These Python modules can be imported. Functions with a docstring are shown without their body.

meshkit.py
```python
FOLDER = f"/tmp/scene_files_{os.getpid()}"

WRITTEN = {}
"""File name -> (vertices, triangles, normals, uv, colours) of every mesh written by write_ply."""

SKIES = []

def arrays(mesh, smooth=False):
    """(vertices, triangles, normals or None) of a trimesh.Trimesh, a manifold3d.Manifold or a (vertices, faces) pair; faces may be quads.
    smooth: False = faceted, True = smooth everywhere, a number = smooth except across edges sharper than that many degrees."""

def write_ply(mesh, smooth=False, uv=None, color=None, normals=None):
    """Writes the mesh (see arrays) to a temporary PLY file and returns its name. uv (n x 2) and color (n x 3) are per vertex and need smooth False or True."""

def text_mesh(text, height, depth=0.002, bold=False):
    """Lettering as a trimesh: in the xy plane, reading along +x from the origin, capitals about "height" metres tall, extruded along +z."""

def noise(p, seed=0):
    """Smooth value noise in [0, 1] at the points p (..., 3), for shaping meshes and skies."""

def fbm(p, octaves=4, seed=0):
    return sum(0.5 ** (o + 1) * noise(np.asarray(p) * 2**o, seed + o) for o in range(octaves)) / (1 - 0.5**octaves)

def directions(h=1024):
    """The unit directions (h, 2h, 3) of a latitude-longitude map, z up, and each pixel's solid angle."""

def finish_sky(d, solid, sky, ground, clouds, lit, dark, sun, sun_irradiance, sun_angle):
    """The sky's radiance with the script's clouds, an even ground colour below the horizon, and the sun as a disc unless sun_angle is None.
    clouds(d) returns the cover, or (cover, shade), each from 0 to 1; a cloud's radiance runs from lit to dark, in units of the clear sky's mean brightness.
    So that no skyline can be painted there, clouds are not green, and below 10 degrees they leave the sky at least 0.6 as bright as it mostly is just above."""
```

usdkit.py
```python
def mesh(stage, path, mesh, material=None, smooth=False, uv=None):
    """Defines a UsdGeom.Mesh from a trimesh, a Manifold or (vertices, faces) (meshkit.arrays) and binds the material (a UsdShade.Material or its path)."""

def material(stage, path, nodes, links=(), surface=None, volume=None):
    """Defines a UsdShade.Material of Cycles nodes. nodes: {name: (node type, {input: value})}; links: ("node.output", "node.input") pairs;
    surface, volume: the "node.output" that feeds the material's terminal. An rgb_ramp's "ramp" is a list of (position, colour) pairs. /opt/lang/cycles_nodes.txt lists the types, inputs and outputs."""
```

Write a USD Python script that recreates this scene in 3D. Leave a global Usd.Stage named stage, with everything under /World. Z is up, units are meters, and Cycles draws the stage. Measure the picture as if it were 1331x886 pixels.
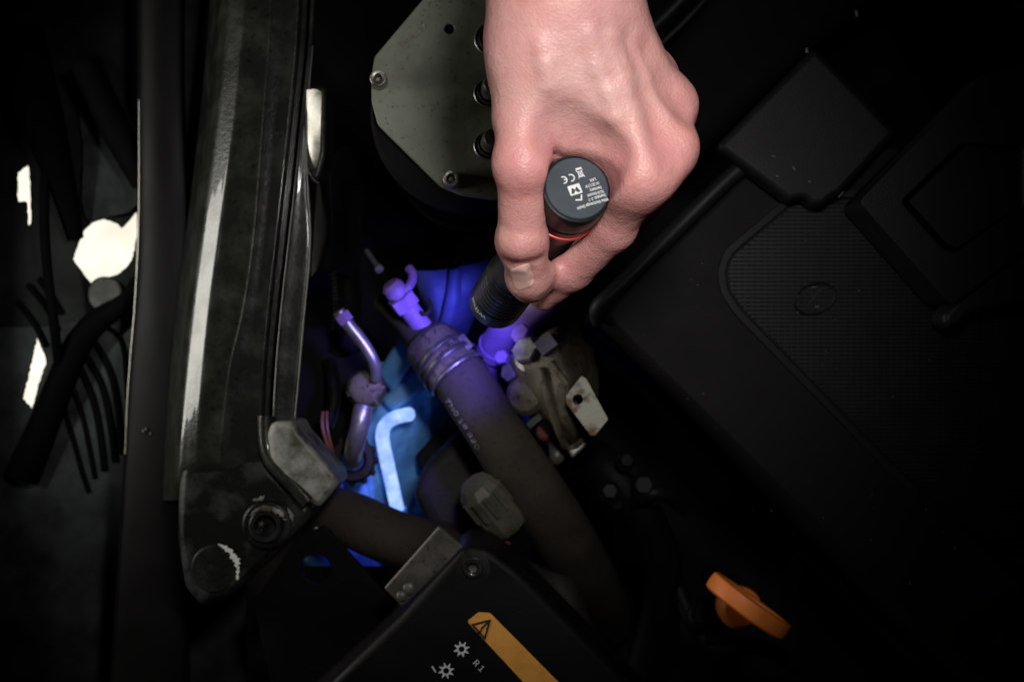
import math, random
import numpy as np
import trimesh
import usdkit, meshkit
from shapely.geometry import Polygon, Point, LineString, box as sbox
from shapely import affinity, union_all
from scipy.interpolate import CubicSpline, PchipInterpolator
from pxr import Usd, UsdGeom, UsdLux, UsdShade, Gf, Sdf, Vt

random.seed(7)
rng = np.random.default_rng(7)
stage = Usd.Stage.CreateInMemory()
UsdGeom.SetStageUpAxis(stage, 'Z')
UsdGeom.SetStageMetersPerUnit(stage, 1.0)
UsdGeom.Xform.Define(stage, '/World')
UsdGeom.Scope.Define(stage, '/World/Looks')

# ------------------------------------------------------------------ camera
CAM_Z, TAN = 0.80, 0.746            # the camera looks straight down into the bay; TAN = picture width at 1 m
cam = UsdGeom.Camera.Define(stage, '/World/camera')
cam.AddTranslateOp().Set(Gf.Vec3d(0, 0, CAM_Z))
cam.CreateHorizontalApertureAttr(36.0)
cam.CreateVerticalApertureAttr(24.0)
cam.CreateFocalLengthAttr(36.0 / TAN)
cam.CreateFStopAttr(11.0)
cam.CreateFocusDistanceAttr(0.57)
cam.CreateClippingRangeAttr(Gf.Vec2f(0.02, 100))
cam.CreateExposureAttr(0.0)


def P(px, py, z):
    """World point (m) at height z that lies under the photo's pixel (1331 x 886)."""
    s = (CAM_Z - z) * TAN / 1331.0
    return np.array([(px - 665.5) * s, (443.0 - py) * s, z])


def PX(pts, z):
    return np.array([P(a, b, z) for a, b in pts])


def unit(v):
    v = np.asarray(v, float)
    return v / np.linalg.norm(v)


# ------------------------------------------------------------------ lamps
def aim(x, src, dst):
    src, dst = np.asarray(src, float), np.asarray(dst, float)
    z = unit(src - dst)
    up = np.array([0, 1, 0.]) if abs(z[1]) < 0.95 else np.array([1., 0, 0])
    a = unit(np.cross(up, z))
    b = np.cross(z, a)
    m = Gf.Matrix4d(*a, 0, *b, 0, *z, 0, *src, 1)
    x.AddTransformOp().Set(m)


def rect_lamp(name, src, dst, w, h, power, color):
    L = UsdLux.RectLight.Define(stage, '/World/' + name)
    L.CreateWidthAttr(w); L.CreateHeightAttr(h)
    L.CreateIntensityAttr(power); L.CreateColorAttr(Gf.Vec3f(*color))
    aim(L, src, dst)
    return L


def spot_lamp(name, src, dst, r, power, color, cone=None, soft=0.5):
    L = UsdLux.SphereLight.Define(stage, '/World/' + name)
    L.CreateRadiusAttr(r)
    L.CreateIntensityAttr(power); L.CreateColorAttr(Gf.Vec3f(*color))
    if cone:
        s = UsdLux.ShapingAPI.Apply(L.GetPrim())
        s.CreateShapingConeAngleAttr(cone); s.CreateShapingConeSoftnessAttr(soft)
    aim(L, src, dst)
    return L


# torch axis (used by the lamp in its head and by the torch itself)
T_TAIL = P(750, 245, 0.300)
T_HEAD = P(645, 393, 0.150)
T_DIR = unit(T_HEAD - T_TAIL)

spot_lamp('inspection_lamp', (0.052, 0.110, 0.62), (0.014, 0.052, 0.2), 0.03, 142.0, (1.0, 0.95, 0.94), 28, 1.0)
rect_lamp('side_daylight', (-0.60, 0.065, 0.20), (-0.46, 0.065, -0.2), 0.30, 0.22, 16.0, (1.0, 0.97, 0.88))
spot_lamp('torch_lamp', T_HEAD + T_DIR * 0.007, P(524, 505, -.02), 0.006, 850.0, (0.21, 0.17, 1.0), 31, 0.7)
spot_lamp('added_tray_spot', (-0.52, 0.12, 0.60), P(138, 415, -.03), 0.03, 110.0, (0.93, 1.0, 0.92), 11, 1.0)  # added narrow spot that brightens the tray pads, standing in for daylight
rect_lamp('road_daylight', (-0.55, 0.02, -0.15), (-0.42, 0.02, -0.6), 0.35, 0.6, 9.0, (1.0, 0.94, 0.84))

# ------------------------------------------------------------------ materials
LOOKS = {}


def mat(name, c1, c2=None, rough=0.5, rough2=None, metal=0.0, scale=60, detail=6, bump=0.0, bscale=400, bevel=0.0, coat=0.0, spec=0.5, lo=0.35, hi=0.7, stretch=None, speck=0, speck_color=(0.4, 0.37, 0.33), speck_at=0.62):
    """A principled look: two colours mixed by noise in world metres, noisy gloss, fine relief, rounded edges."""
    c2 = c1 if c2 is None else c2
    r2 = rough if rough2 is None else rough2
    nodes = {
        'geo': ('geometry', {}),
        'map': ('mapping', {'scale': stretch or (1, 1, 1)}),
        'n': ('noise_texture', {'scale': scale, 'detail': detail, 'roughness': 0.62}),
        'r': ('rgb_ramp', {'ramp': [(0, c1), (lo, c1), (hi, c2), (1, c2)]}),
        'rr': ('map_range', {'from_min': lo, 'from_max': hi, 'to_min': rough, 'to_max': r2, 'clamp': True}),
        'p': ('principled_bsdf', {'metallic': metal, 'coat_weight': coat, 'specular_ior_level': spec}),
    }
    links = [('geo.position', 'map.vector'), ('map.vector', 'n.vector'), ('n.fac', 'r.fac'), ('n.fac', 'rr.value'), ('r.color', 'p.base_color'), ('rr.result', 'p.roughness')]
    if speck:                               # pits, splashes and grit of the surface's own
        nodes['sn'] = ('noise_texture', {'scale': speck, 'detail': 3, 'roughness': 0.7})
        nodes['sr'] = ('rgb_ramp', {'ramp': [(0, (1, 1, 1)), (speck_at, (1, 1, 1)), (speck_at + 0.05, speck_color), (1, speck_color)]})
        nodes['sm'] = ('mix', {'mix_type': 'multiply', 'fac': 1.0})
        links.remove(('r.color', 'p.base_color'))
        links += [('map.vector', 'sn.vector'), ('sn.fac', 'sr.fac'), ('r.color', 'sm.color1'), ('sr.color', 'sm.color2'), ('sm.color', 'p.base_color')]
    if bump:
        nodes['bn'] = ('noise_texture', {'scale': bscale, 'detail': 4, 'roughness': 0.6})
        nodes['b'] = ('bump', {'strength': bump, 'distance': 0.001})
        links += [('map.vector', 'bn.vector'), ('bn.fac', 'b.height'), ('b.normal', 'p.normal')]
    if bevel:
        nodes['bv'] = ('bevel', {'radius': bevel, 'samples': 4})
        links += [('bv.bevel', 'b.normal' if bump else 'p.normal')]
    LOOKS[name] = usdkit.material(stage, '/World/Looks/' + name, nodes, links, surface='p.BSDF')
    return LOOKS[name]


def glow(name, color, strength):
    LOOKS[name] = usdkit.material(stage, '/World/Looks/' + name, {'e': ('emission', {'color': color, 'strength': strength})}, surface='e.emission')


mat('black_plastic', (0.0028, 0.0024, 0.0025), (0.0045, 0.0038, 0.0040), rough=0.5, rough2=0.62, spec=0.12, scale=30, bump=0.25, bscale=1500, bevel=0.0015)
mat('black_plastic_smooth', (0.0035, 0.0032, 0.0034), (0.006, 0.0054, 0.0057), rough=0.45, rough2=0.58, spec=0.15, scale=25, bump=0.12, bscale=900, bevel=0.0012)
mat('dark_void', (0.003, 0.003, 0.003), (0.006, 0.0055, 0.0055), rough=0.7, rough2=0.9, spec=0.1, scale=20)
mat('rubber', (0.030, 0.026, 0.020), (0.064, 0.055, 0.043), rough=0.6, rough2=0.85, spec=0.1, speck=380, speck_color=(0.72, 0.72, 0.72), speck_at=0.58, scale=30, lo=0.3, hi=0.75, bump=0.35, bscale=700)
mat('dark_rubber', (0.012, 0.0115, 0.010), (0.02, 0.018, 0.016), spec=0.3, rough=0.6, rough2=0.8, scale=40, bump=0.3, bscale=600)
mat('gloss_paint', (0.010, 0.011, 0.009), (0.024, 0.026, 0.021), rough=0.27, rough2=0.44, speck=300, speck_at=0.6, scale=60, detail=9, bump=0.16, bscale=420, coat=0.35, spec=0.3, lo=0.45, hi=0.75)
mat('dusty_paint', (0.004, 0.0045, 0.004), (0.042, 0.048, 0.042), rough=0.35, rough2=0.6, spec=0.25, lo=0.46, hi=0.72, scale=36, detail=9, bump=0.2, bscale=500, bevel=0.0015)
mat('bare_flange', (0.045, 0.045, 0.030), (0.22, 0.22, 0.20), lo=0.4, hi=0.58, rough=0.45, rough2=0.6, scale=60, detail=9, bump=0.15, bscale=700, bevel=0.0015)
mat('plate_metal', speck=420, speck_color=(0.5, 0.47, 0.42), speck_at=0.61, c1=(0.050, 0.056, 0.036), c2=(0.165, 0.185, 0.138), rough=0.38, rough2=0.55, metal=0.15, lo=0.34, hi=0.60, scale=20, detail=10, bump=0.12, bscale=900, bevel=0.0012)
mat('steel', (0.24, 0.235, 0.21), (0.38, 0.37, 0.33), rough=0.28, rough2=0.45, metal=0.85, scale=200, bump=0.1, bscale=1500, bevel=0.0006)
mat('dark_steel', (0.07, 0.068, 0.06), (0.14, 0.135, 0.12), rough=0.32, rough2=0.5, metal=0.7, scale=150, bump=0.12, bscale=1200, bevel=0.0006)
mat('cast_metal', (0.070, 0.060, 0.038), (0.155, 0.132, 0.09), speck=260, speck_at=0.57, rough=0.45, rough2=0.62, metal=0.3, scale=70, detail=9, bump=0.45, bscale=900, bevel=0.002)
mat('glow_painted_housing', (0.085, 0.26, 0.60), (0.17, 0.47, 0.92), rough=0.5, rough2=0.7, scale=40, detail=8, bump=0.35, bscale=500, bevel=0.002)  # torch glow put into the metal as a blue base colour
mat('glow_painted_shoulder', (0.05, 0.08, 0.25), (0.12, 0.17, 0.42), rough=0.55, rough2=0.75, scale=45, detail=8, bump=0.35, bscale=500)  # indigo tint paints the torch light on to the shoulder
mat('glow_painted_pipe', (0.18, 0.10, 0.31), (0.30, 0.18, 0.48), rough=0.45, rough2=0.6, scale=70, bump=0.15, bscale=600)  # violet torch light painted into the colour of pipes and nuts
mat('rust_plate', (0.36, 0.37, 0.30), (0.13, 0.085, 0.05), rough=0.45, rough2=0.7, scale=75, detail=10, bump=0.5, bscale=700, bevel=0.0008, lo=0.47, hi=0.58)
mat('galvanised', (0.07, 0.07, 0.055), (0.17, 0.158, 0.147), speck=350, speck_at=0.6, rough=0.4, rough2=0.55, metal=0.3, scale=60, bump=0.12, bscale=900, bevel=0.001)
mat('aluminium', (0.30, 0.29, 0.275), (0.42, 0.41, 0.39), rough=0.3, rough2=0.42, metal=0.7, scale=120, bump=0.15, bscale=900)
mat('connector_plastic', (0.055, 0.053, 0.038), (0.12, 0.115, 0.085), rough=0.4, rough2=0.5, scale=60, bump=0.1, bscale=900, bevel=0.001)
mat('orange_plastic', (0.86, 0.22, 0.035), (0.92, 0.27, 0.05), rough=0.42, rough2=0.5, scale=60, bump=0.15, bscale=900, bevel=0.0015)
mat('orange_sticker', (0.66, 0.28, 0.04), (0.86, 0.40, 0.07), speck=420, speck_at=0.66, rough=0.4, rough2=0.5, scale=70, detail=9, lo=0.25, hi=0.5)
mat('scuff', (0.03, 0.03, 0.03), (0.16, 0.16, 0.155), rough=0.6, scale=900)
mat('grooved_plastic', (0.004, 0.0038, 0.004), (0.0085, 0.008, 0.0085), rough=0.42, rough2=0.55, spec=0.2, scale=40)
mat('cover_plastic', (0.0045, 0.0042, 0.0045), (0.008, 0.0074, 0.008), rough=0.45, rough2=0.58, spec=0.18, scale=25, bump=0.15, bscale=1200, bevel=0.0012)
mat('tab_plastic', (0.0075, 0.0075, 0.009), (0.012, 0.012, 0.014), rough=0.45, rough2=0.55, spec=0.2, scale=25, bump=0.12, bscale=1200)
mat('dull_red', (0.12, 0.028, 0.022), rough=0.5)
mat('print_black', (0.012, 0.010, 0.009), rough=0.5)
mat('print_white', (0.62, 0.68, 0.66), (0.75, 0.80, 0.78), rough=0.5, scale=300)
mat('print_grey', (0.06, 0.057, 0.052), (0.33, 0.33, 0.32), rough=0.6, scale=420, lo=0.4, hi=0.6)
mat('torch_black', (0.010, 0.010, 0.011), (0.016, 0.016, 0.017), rough=0.3, rough2=0.4, scale=100, bump=0.05, bscale=2500, bevel=0.0005)
mat('torch_cap_face', (0.022, 0.036, 0.047), (0.030, 0.047, 0.060), rough=0.42, rough2=0.5, scale=100, bump=0.08, bscale=2500)
mat('torch_edge', (0.10, 0.10, 0.10), rough=0.3, metal=0.6)
mat('red_ring', (0.90, 0.055, 0.04), rough=0.4)
mat('copper_wire', (0.15, 0.05, 0.025), (0.26, 0.085, 0.04), rough=0.45, scale=80)
mat('tray_grey', (0.010, 0.011, 0.010), (0.05, 0.055, 0.05), spec=0.2, rough=0.6, rough2=0.8, scale=28, detail=9, bump=0.3, bscale=400, bevel=0.001)
mat('painted_daylight_grey', (0.018, 0.022, 0.020), (0.11, 0.132, 0.12), rough=0.7, rough2=0.85, lo=0.35, hi=0.65, scale=32, detail=9, bump=0.3, bscale=400, bevel=0.001)  # paler copy of the tray grey, painting the daylight on the pads
mat('concrete', (0.42, 0.41, 0.38), (0.55, 0.54, 0.50), rough=0.9, scale=40, bump=0.3, bscale=300)
mat('nail', (0.68, 0.40, 0.34), (0.74, 0.47, 0.41), rough=0.24, rough2=0.32, scale=200)
mat('scraped_paint', (0.55, 0.56, 0.54), (0.75, 0.76, 0.73), rough=0.5, scale=400)
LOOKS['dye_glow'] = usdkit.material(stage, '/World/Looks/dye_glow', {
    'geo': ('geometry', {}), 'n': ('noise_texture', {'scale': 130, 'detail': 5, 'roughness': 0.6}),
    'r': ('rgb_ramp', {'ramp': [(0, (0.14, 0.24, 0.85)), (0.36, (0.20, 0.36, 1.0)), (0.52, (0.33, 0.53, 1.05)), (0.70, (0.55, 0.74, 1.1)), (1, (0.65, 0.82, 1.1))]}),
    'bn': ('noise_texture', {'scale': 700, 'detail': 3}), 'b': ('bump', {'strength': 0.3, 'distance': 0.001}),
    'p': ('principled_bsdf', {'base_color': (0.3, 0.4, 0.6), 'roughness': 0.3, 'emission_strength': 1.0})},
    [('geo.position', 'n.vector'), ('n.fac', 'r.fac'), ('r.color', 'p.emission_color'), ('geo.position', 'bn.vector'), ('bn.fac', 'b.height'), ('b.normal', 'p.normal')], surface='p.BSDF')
glow('lens_glow', (0.25, 0.2, 1.0), 2.0)

usdkit.material(stage, '/World/Looks/skin', {
    'a': ('attribute', {'attribute': 'skin'}),
    'geo': ('geometry', {}),
    'n': ('noise_texture', {'scale': 90, 'detail': 8, 'roughness': 0.65}),
    'nr': ('rgb_ramp', {'ramp': [(0, (0.80, 0.66, 0.66)), (0.36, (0.93, 0.84, 0.84)), (0.52, (1, 1, 1)), (0.66, (1.0, 0.93, 0.90)), (1, (0.95, 0.86, 0.84))]}),
    'mx': ('mix', {'mix_type': 'multiply', 'fac': 1.0}),
    'v': ('voronoi_texture', {'scale': 1100}),
    'n2': ('noise_texture', {'scale': 420, 'detail': 5, 'roughness': 0.6}),
    'add': ('math', {'math_type': 'multiply_add', 'value2': 0.5}),
    'b': ('bump', {'strength': 0.5, 'distance': 0.0006}),
    'p': ('principled_bsdf', {'roughness': 0.43, 'subsurface_weight': 0.13, 'subsurface_scale': 0.004, 'subsurface_radius': (1.0, 0.35, 0.2), 'specular_ior_level': 0.45}),
}, [('geo.position', 'n.vector'), ('n.fac', 'nr.fac'), ('a.color', 'mx.color1'), ('nr.color', 'mx.color2'), ('mx.color', 'p.base_color'),
    ('geo.position', 'v.vector'), ('geo.position', 'n2.vector'), ('v.distance', 'add.value1'), ('n2.fac', 'add.value3'), ('add.value', 'b.height'), ('b.normal', 'p.normal')], surface='p.BSDF')
LOOKS['skin'] = UsdShade.Material.Get(stage, '/World/Looks/skin')

# ------------------------------------------------------------------ scene tree helpers
used = {}


def numbered(parent, name):
    k = used.get((parent, name), -1) + 1
    used[(parent, name)] = k
    return name if k == 0 else f'{name}_{k:03d}'


LOC = {}


def tag(prim, label=None, cat=None, group=None, kind=None):
    for k, v in (('label', label), ('category', cat), ('group', group), ('kind', kind)):
        if v:
            prim.SetCustomDataByKey(k, v)


def thing(name, label, cat, loc, group=None, kind=None):
    path = '/World/' + numbered('/World', name)
    x = UsdGeom.Xform.Define(stage, path)
    loc = np.asarray(loc, float)
    x.AddTranslateOp().Set(Gf.Vec3d(*map(float, loc)))
    LOC[path] = loc
    tag(x.GetPrim(), label, cat, group, kind)
    return path


def part(parent, name, mesh, material, smooth=35, label=None, kind=None):
    """A mesh (world metres) as a child of a thing or of a part."""
    path = parent + '/' + numbered(parent, name)
    base = LOC.get(parent, np.zeros(3))
    LOC[path] = base
    v, f, n = meshkit.arrays(mesh, False)
    m = usdkit.mesh(stage, path, trimesh.Trimesh(v - base, f, process=bool(smooth)), LOOKS[material], smooth=smooth)
    tag(m.GetPrim(), label, kind=kind)
    return path


def single(name, mesh, material, label=None, cat=None, group=None, kind=None, smooth=35):
    path = '/World/' + numbered('/World', name)
    m = usdkit.mesh(stage, path, mesh, LOOKS[material], smooth=smooth)
    tag(m.GetPrim(), label, cat, group, kind)
    return path


# ------------------------------------------------------------------ shape helpers
def cat(*ms):
    return trimesh.util.concatenate([m for m in ms])


def spline(pts, n=40):
    pts = np.asarray(pts, float)
    d = np.r_[0, np.cumsum(np.linalg.norm(np.diff(pts, axis=0), axis=1) ** 0.5)]
    return CubicSpline(d, pts, bc_type='natural')(np.linspace(0, d[-1], n))


def frames(path):
    t = np.gradient(path, axis=0)
    t /= np.linalg.norm(t, axis=1, keepdims=True)
    u = np.cross(t[0], [0, 0, 1.0])
    if np.linalg.norm(u) < 0.1:
        u = np.cross(t[0], [1.0, 0, 0])
    U = [unit(u)]
    for k in range(1, len(t)):
        U.append(unit(U[-1] - t[k] * (U[-1] @ t[k])))
    U = np.array(U)
    return t, U, np.cross(t, U)


def tube(path, radii, n=20, caps=True):
    path = np.asarray(path, float)
    radii = np.asarray(radii, float)
    if radii.ndim and len(radii) != len(path):
        radii = np.interp(np.linspace(0, 1, len(path)), np.linspace(0, 1, len(radii)), radii)
    radii = np.broadcast_to(radii, (len(path),))
    t, U, V = frames(path)
    a = np.linspace(0, 2 * np.pi, n, endpoint=False)
    v = (path[:, None] + radii[:, None, None] * (np.cos(a)[None, :, None] * U[:, None] + np.sin(a)[None, :, None] * V[:, None])).reshape(-1, 3)
    f = []
    for i in range(len(path) - 1):
        for j in range(n):
            a0, b0 = i * n + j, i * n + (j + 1) % n
            f += [[a0, b0, b0 + n], [a0, b0 + n, a0 + n]]
    if caps:
        v = np.vstack([v, path[0], path[-1]])
        c0, c1, last = len(v) - 2, len(v) - 1, (len(path) - 1) * n
        for j in range(n):
            f += [[c0, (j + 1) % n, j], [c1, last + j, last + (j + 1) % n]]
    return trimesh.Trimesh(v, f, process=False)


def wire(pts_px, r, n=40, sides=10):
    """A round bar through (px, py, z) points; r in metres (a number or one per point)."""
    p = spline([P(*q) for q in pts_px], n)
    if np.ndim(r):
        r = np.interp(np.linspace(0, 1, n), np.linspace(0, 1, len(r)), r)
    return tube(p, r, sides)


def lathe(origin, axis, prof, n=32, rot=0.0):
    """prof: (radius, height along axis) from bottom to top; closed where the radius is 0."""
    axis = unit(axis)
    u = unit(np.cross(axis, [0.0, 1, 0] if abs(axis[1]) < 0.9 else [1.0, 0, 0]))
    w = np.cross(axis, u)
    a = np.linspace(0, 2 * np.pi, n, endpoint=False) + rot
    ring = np.cos(a)[:, None] * u + np.sin(a)[:, None] * w
    v = np.vstack([np.asarray(origin) + axis * h + ring * max(r, 1e-6) for r, h in prof])
    f = []
    for i in range(len(prof) - 1):
        for j in range(n):
            a0, b0 = i * n + j, i * n + (j + 1) % n
            f += [[a0, b0, b0 + n], [a0, b0 + n, a0 + n]]
    return trimesh.Trimesh(v, f, process=False)


def slab_w(poly, z0, z1, tilt=(0, 0)):
    """A flat plate from a shapely polygon in world metres between z0 and z1; tilt = slope in x and y about its centre."""
    parts = []
    for g in getattr(poly, 'geoms', [poly]):
        m = trimesh.creation.extrude_polygon(g, z1 - z0, engine='earcut')
        parts.append(m)
    m = cat(*parts)
    m.apply_translation([0, 0, z0])
    if tilt != (0, 0):
        c = np.array(poly.centroid.coords[0])
        v = m.vertices.copy()
        v[:, 2] += (v[:, 0] - c[0]) * tilt[0] + (v[:, 1] - c[1]) * tilt[1]
        m.vertices = v
    return m


def poly_px(pts, z, r=0.0, holes=()):
    """Photo pixels at height z -> world polygon with rounded corners; holes: (px, py, radius m) or pixel lists."""
    g = Polygon(PX(pts, z)[:, :2]).buffer(0)
    if r:
        g = g.buffer(-r, quad_segs=6).buffer(2 * r, quad_segs=6).buffer(-r, quad_segs=6)
    for h in holes:
        g = g.difference(Point(*P(h[0], h[1], z)[:2]).buffer(h[2], quad_segs=10) if np.ndim(h[0]) == 0 else Polygon(PX(h, z)[:, :2]).buffer(0))
    return g


def slab(pts, z1, thick, r=0.0, holes=(), tilt=(0, 0)):
    return slab_w(poly_px(pts, z1, r, holes), z1 - thick, z1, tilt)


def soft_slab(pts, z1, thick, b, r=0.004, tilt=(0, 0), steps=4):
    """A plate with a really rounded upper edge of radius b: rings of the inset outline."""
    g = poly_px(pts, z1, r)
    if hasattr(g, 'geoms'):
        g = max(g.geoms, key=lambda q: q.area)
    zs = [(0, z1 - thick)] + [(b * (1 - math.cos(t)), z1 - b + b * math.sin(t)) for t in np.linspace(0, math.pi / 2, steps)]
    n = 160
    rings, base = [], np.array(g.exterior.coords)
    if g.exterior.is_ccw is False:
        base = base[::-1]
    line = LineString(base)
    p = np.array([line.interpolate(k / n, normalized=True).coords[0] for k in range(n)])
    keep = p
    d = np.roll(p, -1, 0) - np.roll(p, 1, 0)
    nrm = np.stack([-d[:, 1], d[:, 0]], 1)
    nrm /= np.linalg.norm(nrm, axis=1, keepdims=True)
    for off, z in zs:
        rings.append(np.c_[keep + nrm * off, np.full(n, z)])
    v = np.vstack(rings)
    f = []
    for i in range(len(rings) - 1):
        for j in range(n):
            a0, b0 = i * n + j, i * n + (j + 1) % n
            f += [[a0, b0, b0 + n], [a0, b0 + n, a0 + n]]
    top = Polygon(rings[-1][:, :2]).buffer(0)
    if hasattr(top, 'geoms'):
        top = max(top.geoms, key=lambda q: q.area)
    tv, tf = trimesh.creation.triangulate_polygon(top, engine='earcut')
    e = tv[tf]
    flip = np.cross(e[:, 1] - e[:, 0], e[:, 2] - e[:, 0]) < 0
    tf[flip] = tf[flip][:, ::-1]
    tf = tf + len(v)                       # the flat top keeps vertices (and so normals) of its own
    v = np.vstack([v, np.c_[tv, np.full(len(tv), z1 + 2e-5)]])
    v[:, 2] += (v[:, 0] - v[:, 0].mean()) * tilt[0] + (v[:, 1] - v[:, 1].mean()) * tilt[1]
    return trimesh.Trimesh(v, np.vstack([f, tf]), process=False)


def loft(rows, nu=8, nv=10):
    """rows: list of rows of (px, py, z); a smooth sheet through them (shape-preserving in both directions)."""
    G = np.array([[P(*q) for q in row] for row in rows])
    r, c = G.shape[:2]
    if nv > 1:
        G = PchipInterpolator(np.arange(r), G, axis=0)(np.linspace(0, r - 1, (r - 1) * nv + 1))
    if nu > 1:
        G = PchipInterpolator(np.arange(c), G, axis=1)(np.linspace(0, c - 1, (c - 1) * nu + 1))
    R, C = G.shape[:2]
    i = (np.arange(R - 1)[:, None] * C + np.arange(C - 1)[None, :]).ravel()
    f = np.vstack([np.c_[i, i + C, i + 1], np.c_[i + 1, i + C, i + C + 1]])
    m = trimesh.Trimesh(G.reshape(-1, 3), f, process=False)
    if m.face_normals[:, 2].mean() < 0:
        m.invert()
    return m


def ribbon(a, b, w, h, up=(0, 0, 1)):
    """A straight bar of width w and height h from a to b."""
    a, b = np.asarray(a, float), np.asarray(b, float)
    t = unit(b - a)
    s = unit(np.cross(t, up))
    u = np.cross(s, t)
    m = trimesh.creation.box([1, 1, 1])
    L = np.linalg.norm(b - a)
    T = np.eye(4)
    T[:3, 0], T[:3, 1], T[:3, 2], T[:3, 3] = t * L, s * w, u * h, (a + b) / 2
    m.apply_transform(T)
    return m


def placed(m, origin, ex, ey):
    """A mesh made in its own xy plane set on a surface: origin, x direction, y direction."""
    ex = unit(ex)
    ez = unit(np.cross(ex, ey))
    ey = np.cross(ez, ex)
    T = np.eye(4)
    T[:3, 0], T[:3, 1], T[:3, 2], T[:3, 3] = ex, ey, ez, origin
    m = m.copy()
    m.apply_transform(T)
    return m


def socket_screw(parent, name, at, axis, r, h, material='steel', washer=None, hex_r=0.5):
    """Cap screw with a real hexagon socket: head ring, sunken floor."""
    at = np.asarray(at, float)
    w = part(parent, 'washer', lathe(at, axis, [(r * 0.5, 0), (washer, 0), (washer, 0.0012), (r * 0.5, 0.0013)]), material) if washer else None
    outer = [(r * 0.98, 0), (r, 0.0006), (r, h - 0.0008), (r * 0.93, h), (r * 0.66, h)]
    m = lathe(at, axis, outer, 30)
    rim = lathe(at, axis, [(r * 0.66, h), (r * hex_r, h - 0.0004)], 30)
    sock = lathe(at, axis, [(r * hex_r, h - 0.0004), (r * hex_r * 0.98, h * 0.35), (0, h * 0.32)], 6)
    sp = part(parent, name, cat(m, rim), material)
    part(sp, 'socket', sock, 'dark_steel', smooth=False)
    return sp


def hex_bolt(parent, name, at, axis, r, h, material='steel', flange=0.0, rot=0.2):
    at = np.asarray(at, float)
    ms = []
    if flange:
        ms.append(lathe(at, axis, [(flange, 0), (flange, 0.0012), (r * 0.9, 0.0028), (r * 0.5, 0.0028)], 28))
    ms.append(lathe(at, axis, [(r, 0.0), (r, h - 0.0008), (r * 0.86, h), (0, h)], 6, rot))
    return part(parent, name, cat(*ms), material, smooth=20)

# ================================================================== the setting
# floor of the bay: dark uneven sheet far below, open at the left where the road shows
gx, gy = np.meshgrid(np.linspace(-0.225, 0.75, 66), np.linspace(-0.6, 0.6, 70))
gz = -0.16 + 0.03 * meshkit.fbm(np.stack([gx * 22, gy * 22, gx * 0], -1), 4, 3)
gi = (np.arange(69)[:, None] * 66 + np.arange(65)[None, :]).ravel()
gf = np.vstack([np.c_[gi, gi + 1, gi + 66], np.c_[gi + 1, gi + 67, gi + 66]])
single('engine_bay_floor', trimesh.Trimesh(np.c_[gx.ravel(), gy.ravel(), gz.ravel()], gf, process=False), 'dark_void', kind='structure')
gr = trimesh.creation.box([2.4, 2.4, 0.05])
gr.apply_translation([-0.9, 0, -0.62])
single('ground', gr, 'concrete', kind='structure')

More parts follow.
